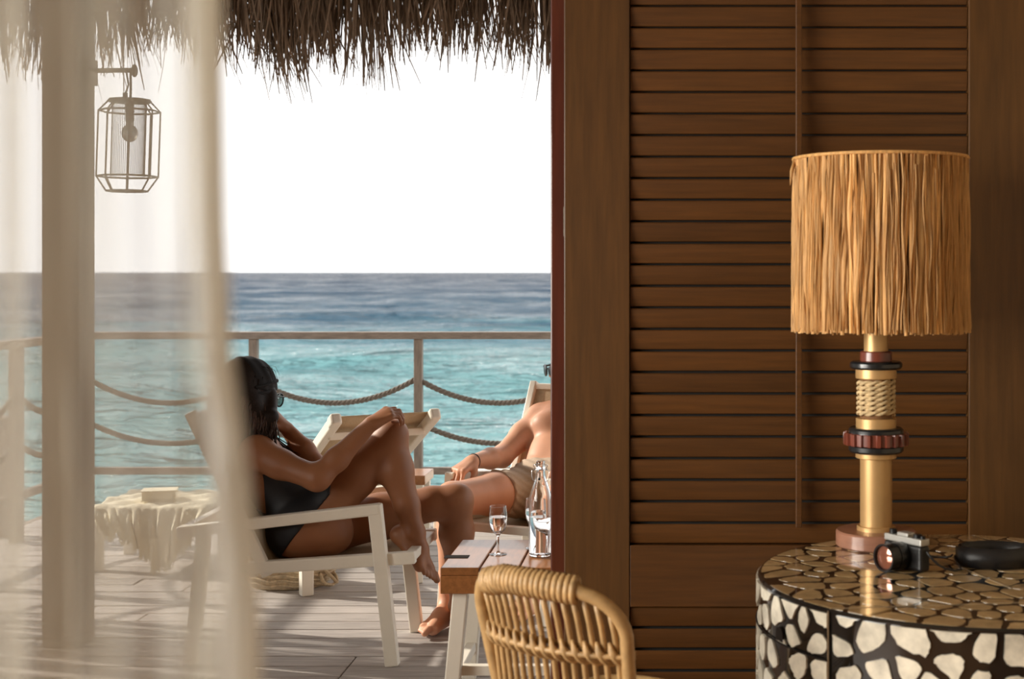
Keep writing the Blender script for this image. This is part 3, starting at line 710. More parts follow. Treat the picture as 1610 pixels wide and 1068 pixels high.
# hair: cap, long falls, strands
HB = SDF((-1.80, 4.70, .55), (-1.26, 5.25, 1.08), .0045)
HB.ell(W_(-.020, 0, .030), (.112, .092, .103), A_, .01)
HB.ell(W_(-.055, 0, -.03), (.075, .088, .09), A_, .03)
HB.cone(W_(-.03, -.075, -.03), P(416, 684, 4.84), .045, .030, .03)
HB.cone(W_(.040, -.074, .01), P(426, 655, 4.87), .026, .021, .02); HB.cone(P(427, 655, 4.86), P(420, 692, 4.85), .022, .012, .02); HB.cone(W_(.0, -.072, -.02), P(408, 668, 4.86), .030, .026, .02)
HB.cone(W_(-.05, -.04, -.06), P(378, 700, 4.83), .06, .045, .03); HB.cone(P(378, 700, 4.83), P(386, 728, 4.80), .04, .015, .02)
HB.cone(W_(-.06, .05, -.04), P(372, 700, 5.05), .055, .035, .03)
HB.cone(W_(.0, .08, -.02), P(420, 690, 5.05), .025, .018, .02); HB.cone(P(420, 690, 5.05), P(455, 716, 5.04), .016, .008, .015)
HB.ell(W_(.085, .0, -.03), (.075, .062, .105), A_, .01, sub=True)
hair = sdf_build('hair', HB.F, HB, M['hair'], woman, 2)
mb = MB()
for i in range(260):
    s_ = rnd.uniform(-1, 1); l_ = -.092*math.cos(s_*.9); f0 = -.02+.07*s_
    p0 = W_(f0-.0, l_*rnd.uniform(.5, 1.0), .07*rnd.uniform(.2, 1.1)); p1 = W_(f0*1.1, l_*1.05-.004, -.03+rnd.uniform(-.02, .02))
    e_ = P(rnd.uniform(352, 436), rnd.uniform(672, 708), 4.83+rnd.uniform(-.02, .03))
    md = p1.lerp(e_, .5)+V(rnd.uniform(-.012, .012), rnd.uniform(-.012, .004), 0)
    mb.tube([p0, p1, md, e_], [.0022, .0026, .0024, .0008], 4)
for i in range(60):
    a = P(rnd.uniform(405, 425), rnd.uniform(672, 695), rnd.uniform(5.0, 5.06)); b = P(rnd.uniform(440, 474), rnd.uniform(708, 730), rnd.uniform(4.98, 5.05))
    mb.tube([a, a.lerp(b, .5)+V(.004, 0, -.006), b], [.002, .002, .0006], 4)
for i in range(10):
    a = W_(rnd.uniform(-.02, .05), rnd.uniform(-.06, .0), .115); b = P(rnd.uniform(425, 440), rnd.uniform(590, 606), 4.9)
    mb.tube([a, a.lerp(b, .5)+V(.008, 0, .012), b], [.0008, .0007, .0004], 4)
hs_ = mb.build('hair_strands', M['hair'], woman, smooth=True); hs_['kind'] = 'stuff'
# headband, twisted cloth over the crown
g0, g1, g2 = HB.grid(); cc = W_(-.010, 0, .025)
lf_ = Vector(A_[1]); fw_ = Vector(A_[0]); up_ = Vector(A_[2])
bn = (fw_*.86+up_*.30).normalized()
dpl = (g0-cc.x)*bn.x+(g1-cc.y)*bn.y+(g2-cc.z)*bn.z
hb2 = SDF((-1.80, 4.70, .55), (-1.26, 5.25, 1.08), .0045); hb2.ell(W_(-.018, 0, .030), (.1155, .0955, .1065), A_, .01)
rip = .0012*np.sin(dpl*170+g2*30)
sdf_build('headband', np.maximum(hb2.F+rip, np.maximum(-.012-dpl, .002-((g0-cc.x)*up_.x+(g1-cc.y)*up_.y+(g2-cc.z)*up_.z))).astype(np.float32), HB, M['band'], woman, 1)
mb = MB()
for j, (u0, rr) in enumerate(((.004, .0105), (.020, .007), (.040, .006))):
    pts = []
    for a in np.linspace(-1.75, 1.75, 30):
        k_ = math.sqrt(max(.05, 1-((u0-.030)/.1065)**2)); pts.append(W_(-.018+.112*k_*math.cos(a), .0965*k_*math.sin(a), u0+.006*math.cos(a*2+j)+.012*math.cos(a)*j))
    mb.tube(pts, rr, 8)
mb.build('headband_roll', M['band'], woman, smooth=True)
mb = MB()
for i in range(420):
    f_ = rnd.uniform(-.085, .082); k_ = math.sqrt(max(.1, 1-((f_+.018)/.12)**2))
    p0 = W_(f_, -.098*k_-.003, .0); e_ = P(402+f_*340+rnd.gauss(0, 6), rnd.uniform(676, 704), 4.818+rnd.uniform(-.012, .02))
    ph_ = rnd.uniform(0, 6); am = rnd.uniform(.002, .006)
    pts = [p0.lerp(e_, t_)+V(am*math.sin(t_*7+ph_), -.012*math.sin(t_*PI)-.002, 0) for t_ in np.linspace(0, 1, 8)]
    mb.tube(pts, [.0027]*6+[.0018, .0006], 4)
hs3 = mb.build('side_locks', M['hair2'], woman, smooth=True); hs3['kind'] = 'stuff'
mb = MB()
for s_ in (-1, 1):
    mb.tube([W_(-.005, s_*.086, .006), W_(.06, s_*.080, .010), W_(.108, s_*.066, .008)], .0026, 6)
    ring = [W_(.112-.012*(math.cos(a)*.5), s_*(.036+.030*math.cos(a)), -.006+.024*math.sin(a)) for a in np.linspace(0, 2*PI, 17)]
    mb.tube(ring, .0028, 6)
mb.tube([W_(.115, -.008, .0), W_(.118, 0, .003), W_(.115, .008, .0)], .0026, 6)
sg = mb.build('sunglasses', M['blackpl'], woman, smooth=True)
mb = MB()
for s_ in (-1, 1):
    mb.add([W_(.110, s_*.036, -.006)]+[W_(.112-.012*(math.cos(a)*.5), s_*(.036+.030*math.cos(a)), -.006+.024*math.sin(a)) for a in np.linspace(0, 2*PI, 17)[:-1]], [(0, 1+k, 1+(k+1) % 16) for k in range(16)])
ln2 = mb.build('lens', glassm('tinted_lens', (.25, .3, .28)), sg, solid=.0015)

# ---------------- man
B = SDF((-1.02, 4.98, -.02), (-.08, 6.24, 1.12), .0038)
fwd = V(-.48, -.87, 0).normalized(); rgt = V(-.87, .48, 0).normalized()
pc = V(-.50, 5.66, .44)
hR, hL = pc+rgt*.10, pc-rgt*.10
B.cone(hR, hL, .10, .10, .03); B.ell(pc-fwd*.05-V(0, 0, .02), (.14, .12, .09), k=.04)
c1 = V(-.463, 5.76, .55); c2 = V(-.425, 5.87, .66); c3 = V(-.41, 5.94, .725)
for s_ in (-1, 1):
    B.cone(pc+rgt*s_*.05+V(0, 0, .03), c1+rgt*s_*.055, .095, .09, .05); B.cone(c1+rgt*s_*.055, c2+rgt*s_*.08, .09, .095, .05)
    B.ell(c2+rgt*s_*.08+fwd*.065+V(0, 0, .03), (.07, .05, .055), k=.04)
    B.cone(c2+rgt*s_*.08, c3+rgt*s_*.10, .09, .06, .05)
sR = P(850, 658, 5.98); sL = c3-rgt*.18-V(0, 0, .01)
B.cone(c3, sR, .06, .058, .04); B.cone(c3, sL, .06, .058, .04)
mhc = P(904, 577, 5.90)
B.cone(c3+V(0, 0, .02), mhc-V(0, 0, .06), .062, .056, .03)
kR, aR = V(-.838, 5.28, .475), V(-.845, 5.235, .085)
kL, aL = V(-.405, 5.22, .50), V(-.547, 5.42, .085)
B.cone(hR+V(0, 0, -.01), hR.lerp(kR, .5), .095, .080, .03); B.cone(hR.lerp(kR, .5), kR, .080, .060, .03)
B.cone(hL+V(0, 0, -.01), hL.lerp(kL, .5), .095, .080, .03); B.cone(hL.lerp(kL, .5), kL, .080, .060, .03)
for k_, a_ in ((kR, aR), (kL, aL)):
    q_ = k_.lerp(a_, .33)-fwd*.012; B.cone(k_, q_, .058, .058, .03); B.cone(q_, k_.lerp(a_, .75), .058, .038, .03); B.cone(k_.lerp(a_, .75), a_, .038, .035, .02)
foot(B, aR, V(-.42, -.9, 0), V(0, 0, 1), -rgt, 1.05); foot(B, aL, V(-.5, -.86, 0), V(0, 0, 1), rgt, 1.05)
TORM = B.F.copy()
eR, wR = P(789, 718, 5.75), P(743, 726, 5.54)
B.cone(sR, sR.lerp(eR, .45), .060, .053, .03); B.cone(sR.lerp(eR, .45), eR, .053, .042, .03)
B.cone(eR, eR.lerp(wR, .4), .045, .041, .02); B.cone(eR.lerp(wR, .4), wR, .041, .028, .02)
hand(B, wR, V(-.40, -.62, -.22), V(-.25, -.35, .9), V(.8, -.5, 0), 1.02, ((48, 34, 18), (46, 34, 18), (44, 34, 18), (42, 34, 18)), .10, (40, 25), .45)
eL, wL = V(-.30, 5.66, .545), V(-.40, 5.40, .575)
B.cone(sL, eL, .058, .043, .03); B.cone(eL, wL, .044, .028, .02)
hand(B, wL, V(-.42, -.80, -.15), V(-.1, -.2, .95), V(-.8, .5, 0), 1.02, ((45, 34, 20),)*4, .06, (40, 25), .45)
W2, A2 = head(B, mhc, V(-.86, -.5, -.05), V(0, 0, 1), 1.03, True)
man = empty('person', pc, 'bare-chested man in beige shorts reclining beside the door frame', 'person')
sdf_build('body', B.F, B, M['skinm'], man)
gx, gy, gz = B.grid()
tv = (c1-pc).normalized()
waist = (gx-pc.x)*tv.x+(gy-pc.y)*tv.y+(gz-pc.z)*tv.z-.085
def legcut(hp, kp, s):
    d = (kp-hp).normalized(); return (gx-hp.x)*d.x+(gy-hp.y)*d.y+(gz-hp.z)*d.z-s
mid_ = (gx-pc.x)*rgt.x+(gy-pc.y)*rgt.y+0*gz
lc = np.where(mid_ > 0, legcut(hR, kR, .22), legcut(hL, kL, .22))
low = (gz*0+gx*0+gy*0)+(.24-gz)
wr_ = .0025*np.sin(gx*120+gz*190+gy*60)
sdf_build('shorts', np.maximum(np.maximum(TORM-.010+wr_, waist), np.maximum(lc, low)).astype(np.float32), B, M['shorts'], man, 2)
HB = SDF((-.70, 5.66, .72), (-.24, 6.14, 1.14), .005)
HB.ell(W2(-.022, 0, .040), (.108, .088, .096), A2, .01); HB.ell(W2(-.05, 0, -.01), (.075, .082, .07), A2, .02)
HB.ell(W2(.09, .0, -.02), (.07, .07, .085), A2, .01, sub=True)
gx, gy, gz = HB.grid(); HB.F += (.004*np.sin(gx*170+2*np.sin(gz*90))*np.sin(gy*150+gz*60)*np.sin(gz*190)).astype(np.float32)
sdf_build('hair', HB.F, HB, M['hairm'], man, 1)
mb = MB()
for s_ in (-1, 1):
    mb.tube([W2(-.005, s_*.088, .006), W2(.06, s_*.084, .010), W2(.108, s_*.068, .008)], .003, 6)
    mb.add([W2(.118, s_*.036, -.006)]+[W2(.116-.014*(math.cos(a)*.5), s_*(.036+.032*math.cos(a)), -.006+.025*math.sin(a)) for a in np.linspace(0, 2*PI, 17)[:-1]], [(0, 1+k, 1+(k+1) % 16) for k in range(16)])
mb.tube([W2(.118, -.008, .0), W2(.121, 0, .003), W2(.118, .008, .0)], .003, 6)
mb.build('sunglasses', M['blackpl'], man, smooth='auto', solid=.002)
wp = wR+(eR-wR)*.03; dW = (eR-wR).normalized(); uu = dW.orthogonal().normalized(); vv = dW.cross(uu)
MB().tube([wp+(uu*math.cos(a)+vv*math.sin(a))*.0305 for a in np.linspace(0, 2*PI, 25)], .0018, 6, cap=False).build('bracelet', M['blackpl'], man, smooth=True)

# ------------------------------------------------------------------ coffee table, glasses, bottle
TZ = .45; tx0, tx1, ty0, ty1 = -.696, .42, 4.163, 4.60
ct = empty('coffee_table', (-.2, 4.38, 0), 'low teak slatted coffee table with cream legs in front of the couple', 'table')
MB().bx(tx0, tx0+.115, ty0, ty1, TZ-.024, TZ).build('plank', M['teak'], ct, bevel=.003)
x = tx0+.120
while x < tx1-.01:
    MB().bx(x, min(x+.112, tx1), ty0+.0, ty1, TZ-.024, TZ).build('plank', M['teak'], ct, bevel=.003); x += .117
for a in ((tx0, tx1, ty0, ty0+.028), (tx0, tx1, ty1-.028, ty1), (tx0, tx0+.028, ty0+.028, ty1-.028), (tx1-.028, tx1, ty0+.028, ty1-.028)):
    MB().bx(*a, TZ-.078, TZ-.0242).build('apron', M['teak'], ct, bevel=.002)
hx0 = (700-CX)*4.33/F
MB().bx(hx0, hx0+.074, 4.30, 4.345, TZ+.0002, TZ+.0012).build('slot_plate', M['dark'], ct)
for sx, x in ((-1, tx0+.055), (1, tx1-.055)):
    for sy, yy in ((-1, ty0+.05), (1, ty1-.05)):
        MB().bar((x, yy, TZ-.078), (x+sx*.03+.0, yy+sy*.035, 0), .045, .045, up=(0, 1, 0)).build('leg', M['white'], ct, bevel=.004)
    MB().bar((x+sx*.02, ty0+.03, .11), (x+sx*.02, ty1-.03, .11), .03, .03).build('stretcher', M['white'], ct, bevel=.003)
MB().bar((tx0+.03, ty0+.06, .13), (tx1-.03, ty0+.06, .13), .03, .03).build('stretcher', M['white'], ct, bevel=.003)

def wine_glass(c, h_, rb, label, wl):
    r = empty('wine_glass', c, label, 'glass', 'stemmed glasses on the coffee table')
    zb_ = h_*.42; th = .0011
    out = [(.0, 0), (rb*.98, 0), (rb*.98, .0015), (rb*.4, .004), (.0042, .010), (.0036, .02), (.0036, zb_-.008), (.006, zb_-.003)]
    bowl = [(rb*f_, zb_+(h_-zb_)*g_) for f_, g_ in ((.45, .04), (.78, .16), (.97, .34), (1.04, .52), (1.03, .7), (.97, .88), (.93, 1.0))]
    inn = [(q[0]-th, q[1]) for q in bowl[::-1]]; inn[-1] = (bowl[0][0]-.003, bowl[0][1]+.003)
    MB().lathe(out+bowl+inn+[(0, bowl[0][1]+.001)], c, 40).build('bowl', M['glass'], r, smooth='auto')
    zt_ = zb_+(h_-zb_)*wl; pr = [(0, bowl[0][1]+.0014)]+[(max(.001, q[0]-th-.0003), q[1]+.0012) for q in bowl if q[1] < zt_-.004]
    pr += [(rb*1.03-th-.0004, zt_), (0, zt_)]
    MB().lathe(pr, c, 40).build('water', M['water'], r, smooth='auto')
    return r
def tp(px, py): d = (EYE-TZ)*F/(py-CY); return V((px-CX)*d/F, d, TZ+.0004)
wine_glass(tp(783, 872), .150, .0275, 'small stemmed glass half full of water, left of the bottle', .62)
wine_glass(tp(843, 862), .158, .034, 'larger stemmed glass of water behind the swing-top bottle', .62)
bc = tp(850, 873)
bt = empty('water_bottle', bc, 'clear swing-top glass bottle of water with open wire clasp', 'bottle')
prof = [(0, .003), (.0, 0), (.034, 0), (.0365, .004), (.0365, .168), (.034, .185), (.026, .212), (.0185, .235), (.0145, .255), (.0135, .270), (.0155, .273), (.0155, .279), (.0135, .282), (.0135, .292), (.0105, .293), (.0105, .262), (.0115, .245), (.0155, .232), (.023, .210), (.031, .184), (.0336, .168), (.0336, .008), (.030, .005), (0, .005)]
MB().lathe(prof[1:], bc, 40).build('bottle_body', M['glass'], bt, smooth='auto')
MB().lathe([(0, .0055), (.030, .0055), (.0333, .009), (.0333, .12), (0, .12)], bc, 40).build('water', M['water'], bt, smooth='auto')
mb = MB().tube([bc+V(.0165*math.cos(a), .0165*math.sin(a), .266) for a in np.linspace(0, 2*PI, 21)], .0012, 6)
for s_ in (-1, 1):
    mb.tube([bc+V(s_*.0165, 0, .266), bc+V(s_*.027, -.004, .262), bc+V(s_*.026, -.006, .236), bc+V(s_*.016, -.008, .228)], .0013, 6)
    mb.tube([bc+V(s_*.0165, 0, .266), bc+V(s_*.022, -.004, .279), bc+V(s_*.012, -.008, .284)], .0013, 6)
mb.build('wire_clasp', M['steel'], bt, smooth=True)
MB().sphere(bc+V(-.003, -.016, .238), .0042, 10, 8).build('stopper_seal', M['blackpl'], bt, smooth=True)

# ------------------------------------------------------------------ things further out on the deck
fs_ = empty('footstool', (-2.24, 6.42, 0), 'low footstool hung with a fringed cream throw', 'footstool')
fx0, fx1, fy0, fy1, fz = -2.60, -1.97, 6.20, 6.64, .275
for x in (fx0+.03, fx1-.03):
    for yy in (fy0+.03, fy1-.03): MB().bx(x-.025, x+.025, yy-.025, yy+.025, 0, fz-.03).build('leg', M['white'], fs_, bevel=.004)
MB().bx(fx0, fx1, fy0, fy1, fz-.05, fz).build('top', M['white'], fs_, bevel=.006)
def throwf(u, v):
    x = fx0+.02+(fx1-fx0-.05)*u; L_ = v*.86
    fold = .012*math.sin(u*31+1.5*math.sin(v*5))+.008*math.sin(u*67)
    drop = .262*(.42+.58*math.exp(-((u-.56)/.24)**2)+.05*math.sin(u*40))
    if L_ < .44: return (x+.01*math.sin(L_*20), fy1-L_, fz+.014+.006*math.sin(u*23+L_*30)+.004*math.sin(L_*60))
    q_ = (L_-.44)/.42; sp = min(1, q_*3)
    return (x+(x-(fx0+fx1)/2)*-.25*q_, fy0-.012-.018*sp-abs(fold)*2.2*sp+.01*q_, fz+.012-drop*q_*1.0-.0)
th_ = MB().grid(throwf, 90, 40).build('throw_blanket', M['towel'], smooth=True, solid=.008)
tag(th_, 'cream throw draped over the low footstool', 'blanket')
mb = MB()
for i in range(170):
    u = rnd.random(); p = Vector(throwf(u, 1)); mb.tube([p, p+V(rnd.uniform(-.006, .006), rnd.uniform(-.01, .004), -.012), p+V(rnd.uniform(-.01, .01), rnd.uniform(-.01, .0), -.024)], [.002, .0018, .001], 4)
off_ = mb.build('fringe', M['towel'], th_); off_['kind'] = 'stuff'
bk_ = empty('book', (-2.33, 6.34, fz+.026), 'thick pale book lying on the cream throw', 'book')
Rz = Matrix.Rotation(.25, 3, 'Z')
MB().box((-2.33, 6.34, fz+.048), (.145, .10, .036), Rz).build('page_block', M['paper'], bk_, bevel=.002)
MB().box((-2.33, 6.34, fz+.069), (.152, .108, .005), Rz).box((-2.33, 6.34, fz+.0275), (.152, .108, .005), Rz).build('cover', M['towel'], bk_, bevel=.001)
# straw bag
bgc = P(452, 905, 5.95); bgc.z = 0
bag = empty('straw_bag', bgc, 'round woven straw bag slumped on the deck under the lounge chair', 'bag')
def bagf(u, v):
    a = 2*PI*u; z = .205*v; r = .145*(1+.22*math.sin(PI*min(1, v*1.15)))*(1-.10*v)
    rr = r*(1+.03*math.sin(a*3+v*4)+.018*math.sin(v*70)); lean_ = .03*v
    return (bgc.x+rr*1.08*math.cos(a)+lean_, bgc.y+rr*.8*math.sin(a), .004+z+.02*math.sin(a*2)*v)
mb = MB().grid(bagf, 48, 34); mb.grid(lambda u, v: (bgc.x+(.145*1.08*math.cos(2*PI*u))*v, bgc.y+.145*.8*math.sin(2*PI*u)*v, .005), 32, 2)
mb.build('basket', M['straw'], bag, smooth=True, solid=.006)
mb = MB()
for i in range(9):
    z = .02+.021*i; v_ = z/.205; mb.tube([Vector(bagf(u, v_))*1.0+V(math.cos(2*PI*u)*.004, math.sin(2*PI*u)*.004, .004*math.sin(u*60)) for u in np.linspace(0, 1, 61)], .006, 5, cap=False)
mb.build('braid', M['straw'], bag, smooth=True)
mb = MB()
for s_ in (-1, 1): mb.tube([Vector(bagf(.25*s_+.5+.10, 1)), V(bgc.x+.09, bgc.y+s_*.06, .20), V(bgc.x+.19, bgc.y+s_*.04-.05, .06), V(bgc.x+.24, bgc.y-.03, .012), V(bgc.x+.18, bgc.y-.12, .012), Vector(bagf(.25*s_+.5-.35, .4))], .010, 7)
mb.build('handle', M['straw'], bag, smooth=True, sub=1)
# small stool beyond, low slatted bench
st_ = empty('side_stool', (-1.3, 6.7, 0), 'small brown-topped side table beyond the raised knee', 'table')
sx1 = (668-CX)*6.6/F; MB().bx(sx1-.26, sx1, 6.6, 6.84, .325, .37).build('top', M['teak'], st_, bevel=.003)
for x in (sx1-.23, sx1-.03):
    for yy in (6.63, 6.81): MB().bx(x-.018, x+.018, yy-.018, yy+.018, 0, .325).build('leg', M['white'], st_, bevel=.003)
bn_ = empty('low_bench', (-.7, 6.95, 0), 'low white slatted bench behind the man by the railing', 'bench')
for i in range(6):
    yy = 6.93+.075*i; MB().bx(-1.12, -.1, yy, yy+.066, .27, .295).build('slat', M['white'], bn_, bevel=.003)
MB().bx(-1.12, -.1, 6.93, 6.96, .2, .268).bx(-1.12, -.1, 7.34, 7.37, .2, .268).build('rail', M['white'], bn_)
for x in (-1.09, -.13):
    for yy in (6.95, 7.34): MB().bx(x-.02, x+.02, yy-.02, yy+.02, 0, .2).build('leg', M['white'], bn_, bevel=.003)

# ------------------------------------------------------------------ rattan chair
ra = V(-.398, 2.815, .735); rb_ = V(-.108, 2.618, .735)
ww = (rb_-ra).normalized(); ff = V(-ww.y, ww.x, 0).normalized()
if ff.y < 0: ff = -ff
mid = (ra+rb_)/2
rc = empty('rattan_chair', (mid.x, mid.y, 0), 'rattan dining chair with rounded spindle back, seen from behind', 'chair')
half = (rb_-ra).length/2
def rp_(a, z, fo=0): # a across, z up, fo forward
    return mid+ww*a+ff*(fo+(.735-z)*.26)+V(0, 0, z-.728)
hw = half+.005
arc = [rp_(-hw+.005*0, .0+z) for z in (.40, .5, .6)]
def back_outline(n=40):
    pts = []
    for z in np.linspace(.40, .645, 8): pts.append((-hw+.0+.02*(.645-z)/.25, z))
    for a in np.linspace(PI, PI/2, 9)[1:]: pts.append((-hw+.075+.075*math.cos(a), .645+.075*math.sin(a)))
    for x_ in np.linspace(-hw+.075, hw-.085, 10)[1:]: pts.append((x_, .72+.012*math.sin(PI*(x_+hw)/(2*hw))))
    for a in np.linspace(PI/2, 0, 9)[1:]: pts.append((hw-.085+.085*math.cos(a), .635+.085*math.sin(a)))
    for z in np.linspace(.645, .40, 8)[1:]: pts.append((hw-.02*(.645-z)/.25, z))
    return pts
ol = back_outline()
curve_b = lambda a: -.045*(1-(a/hw)**2)  # the back bows away from the sitter
P3 = [rp_(a, z, curve_b(a)) for a, z in ol]
MB().tube(P3, .0135, 12).build('back_frame', M['rattan'], rc, smooth=True)
P4 = [rp_(a*.93, z-.012 if z > .6 else z, curve_b(a)+.018) for a, z in ol]
MB().tube(P4, .009, 10).build('inner_frame', M['rattan'], rc, smooth=True)
mb = MB()
i0 = [i for i, (a, z) in enumerate(ol) if z > .69 and -hw+.045 < a < hw-.08]
path = [rp_(a, z-.006, curve_b(a)+.007) for a, z in ol[i0[0]:i0[-1]+1]]
# wound binding strips round the top rail
tot = 0; seg_ = []
for a_, b_ in zip(path, path[1:]):
    seg_.append((tot, a_, b_)); tot += (b_-a_).length
def at_len(s_):
    for t0, a_, b_ in seg_:
        L_ = (b_-a_).length
        if s_ <= t0+L_: return a_.lerp(b_, (s_-t0)/L_), (b_-a_).normalized()
    return path[-1], (path[-1]-path[-2]).normalized()
s_ = 0
while s_ < tot:
    c_, d_ = at_len(s_); n_, _ = d_, 0; up__ = V(0, 0, 1)-d_*d_.z; up__.normalize(); sd_ = d_.cross(up__)
    ring = [c_+d_*(.003*math.sin(a))+up__*(.0225*math.cos(a))+sd_*(.0205*math.sin(a)) for a in np.linspace(0, 2*PI, 15)]
    mb.tube(ring, .0068+.0006*rnd.random(), 6, cap=False); s_ += .0118
bd = mb.build('binding', M['binding'], rc, smooth=True); bd['kind'] = 'stuff'
nR = 15
for i in range(nR):
    a = -hw+.028+(2*hw-.056)*i/(nR-1); c_ = (abs(a)-(hw-.085))/.085; top_z = .712 if c_ <= 0 else .628+.085*math.sqrt(max(.02, 1-c_*c_))
    pts = [rp_(a*(1+.02*(1-k/6)), top_z-(top_z-.38)*k/6, curve_b(a)+.004+.006*math.sin(k)) for k in range(7)]
    MB().tube(pts, .0058, 8).build('spindle', M['rattan'], rc, smooth=True)
# woven cross band
mb = MB(); zb0 = .597
for s__, ph in ((1, 0), (-1, PI)):
    pts = []
    for i in range(181):
        a = -hw+2*hw*i/180; pts.append(rp_(a, zb0+.014*math.sin(i/180*nR*PI*1.0+ph), curve_b(a)+.004+.011*math.cos(i/180*nR*PI+ph)))
    for o_ in (-.006, 0, .006): mb.tube([p+V(0, 0, o_) for p in pts], .0042, 6)
for o_ in (-.004, .016): mb.tube([rp_(-hw+2*hw*i/40, zb0+o_*.6, curve_b(-hw+2*hw*i/40)+o_) for i in range(41)], .006, 6)
wb = mb.build('woven_band', M['binding'], rc, smooth=True)
# seat and legs
SZ = .405
sp = []
for k in range(40):
    a = 2*PI*k/40; sp.append(mid+ww*(.195*(abs(math.cos(a))**.6)*(1 if math.cos(a) >= 0 else -1))+ff*(.27+.20*(abs(math.sin(a))**.6)*(1 if math.sin(a) >= 0 else -1))+V(0, 0, SZ-.735))
MB().tube(sp+[sp[0]], .015, 10, cap=False).build('seat_frame', M['rattan'], rc, smooth=True)
for k in range(18):
    a = -.17+.34*k/17; MB().tube([mid+ww*a+ff*(.10)+V(0, 0, SZ-.735), mid+ww*a+ff*.28+V(0, 0, SZ-.745), mid+ww*a+ff*.46+V(0, 0, SZ-.735)], .006, 6).build('seat_cane', M['rattan'], rc, smooth=True)
for sa in (-1, 1):
    MB().tube([rp_(sa*hw*.93, .42, .0), mid+ww*sa*.19+ff*.08+V(0, 0, -.5), mid+ww*sa*.21+ff*.02+V(0, 0, -.735)], .0145, 10).build('leg', M['rattan'], rc, smooth=True)
    MB().tube([mid+ww*sa*.19+ff*.45+V(0, 0, SZ-.735), mid+ww*sa*.21+ff*.47+V(0, 0, -.735)], .0145, 10).build('leg', M['rattan'], rc, smooth=True)

# ------------------------------------------------------------------ drum table with stone inlay
DC = V(.675, 3.15, 0); DR = .49; DZ = .65
dt = empty('drum_table', DC, 'round black lacquer drum table inlaid with pale stone pieces', 'table')
MB().lathe([(0, .03), (DR-.012, .03), (DR-.004, .04), (DR-.004, DZ-.006), (DR-.009, DZ-.001), (0, DZ-.001)], DC, 128).build('drum', M['lacquer'], dt, smooth='auto')
MB().lathe([(0, 0), (DR-.05, 0), (DR-.05, .03), (0, .03)], DC, 64).build('plinth', M['lacquer'], dt, smooth='auto')
def clip(poly, px_, py_, nx_, ny_):
    out = []
    for i in range(len(poly)):
        a = poly[i]; b = poly[(i+1) % len(poly)]
        da = (a[0]-px_)*nx_+(a[1]-py_)*ny_; db = (b[0]-px_)*nx_+(b[1]-py_)*ny_
        if da <= 0: out.append(a)
        if (da < 0) != (db < 0) and abs(da-db) > 1e-12:
            t = da/(da-db); out.append((a[0]+t*(b[0]-a[0]), a[1]+t*(b[1]-a[1])))
    return out
def cells(pts, gap, box, rg):
    """Voronoi cells of pts, each pulled back by its own gap, corners rounded, edges nicked."""
    arr = np.array(pts); res = []
    for i, p in enumerate(pts):
        d = np.hypot(*(arr-arr[i]).T); nb = np.argsort(d)[1:16]
        poly = [(p[0]-box, p[1]-box), (p[0]+box, p[1]-box), (p[0]+box, p[1]+box), (p[0]-box, p[1]+box)]
        for j in nb:
            q = pts[j]; L_ = math.hypot(q[0]-p[0], q[1]-p[1])
            if L_ < 1e-6: continue
            nx_, ny_ = (q[0]-p[0])/L_, (q[1]-p[1])/L_; g = gap*rg.uniform(.4, 1.5)
            mx, my = p[0]+nx_*(L_/2-g/2), p[1]+ny_*(L_/2-g/2); poly = clip(poly, mx, my, nx_, ny_)
            if len(poly) < 3: break
        if len(poly) < 3: res.append(None); continue
        for _ in range(2):
            n2 = []
            for k in range(len(poly)):
                a = poly[k]; b = poly[(k+1) % len(poly)]
                n2 += [(a[0]*.8+b[0]*.2, a[1]*.8+b[1]*.2), (a[0]*.2+b[0]*.8, a[1]*.2+b[1]*.8)]
            poly = n2
        cx_ = sum(a[0] for a in poly)/len(poly); cy_ = sum(a[1] for a in poly)/len(poly)
        poly = [(cx_+(a[0]-cx_)*(1+rg.uniform(-.11, .06)), cy_+(a[1]-cy_)*(1+rg.uniform(-.11, .06))) for a in poly]
        res.append(poly)
    return res
def scatter(n, u0, u1, v0, v1, rg, mind, au=1.0):
    pts = []; tries = 0
    while len(pts) < n and tries < 20000:
        tries += 1; q = (rg.uniform(u0, u1), rg.uniform(v0, v1))
        if all(((q[0]-p[0])*au)**2+(q[1]-p[1])**2 > mind*mind for p in pts): pts.append(q)
    return pts
rg = random.Random(11)
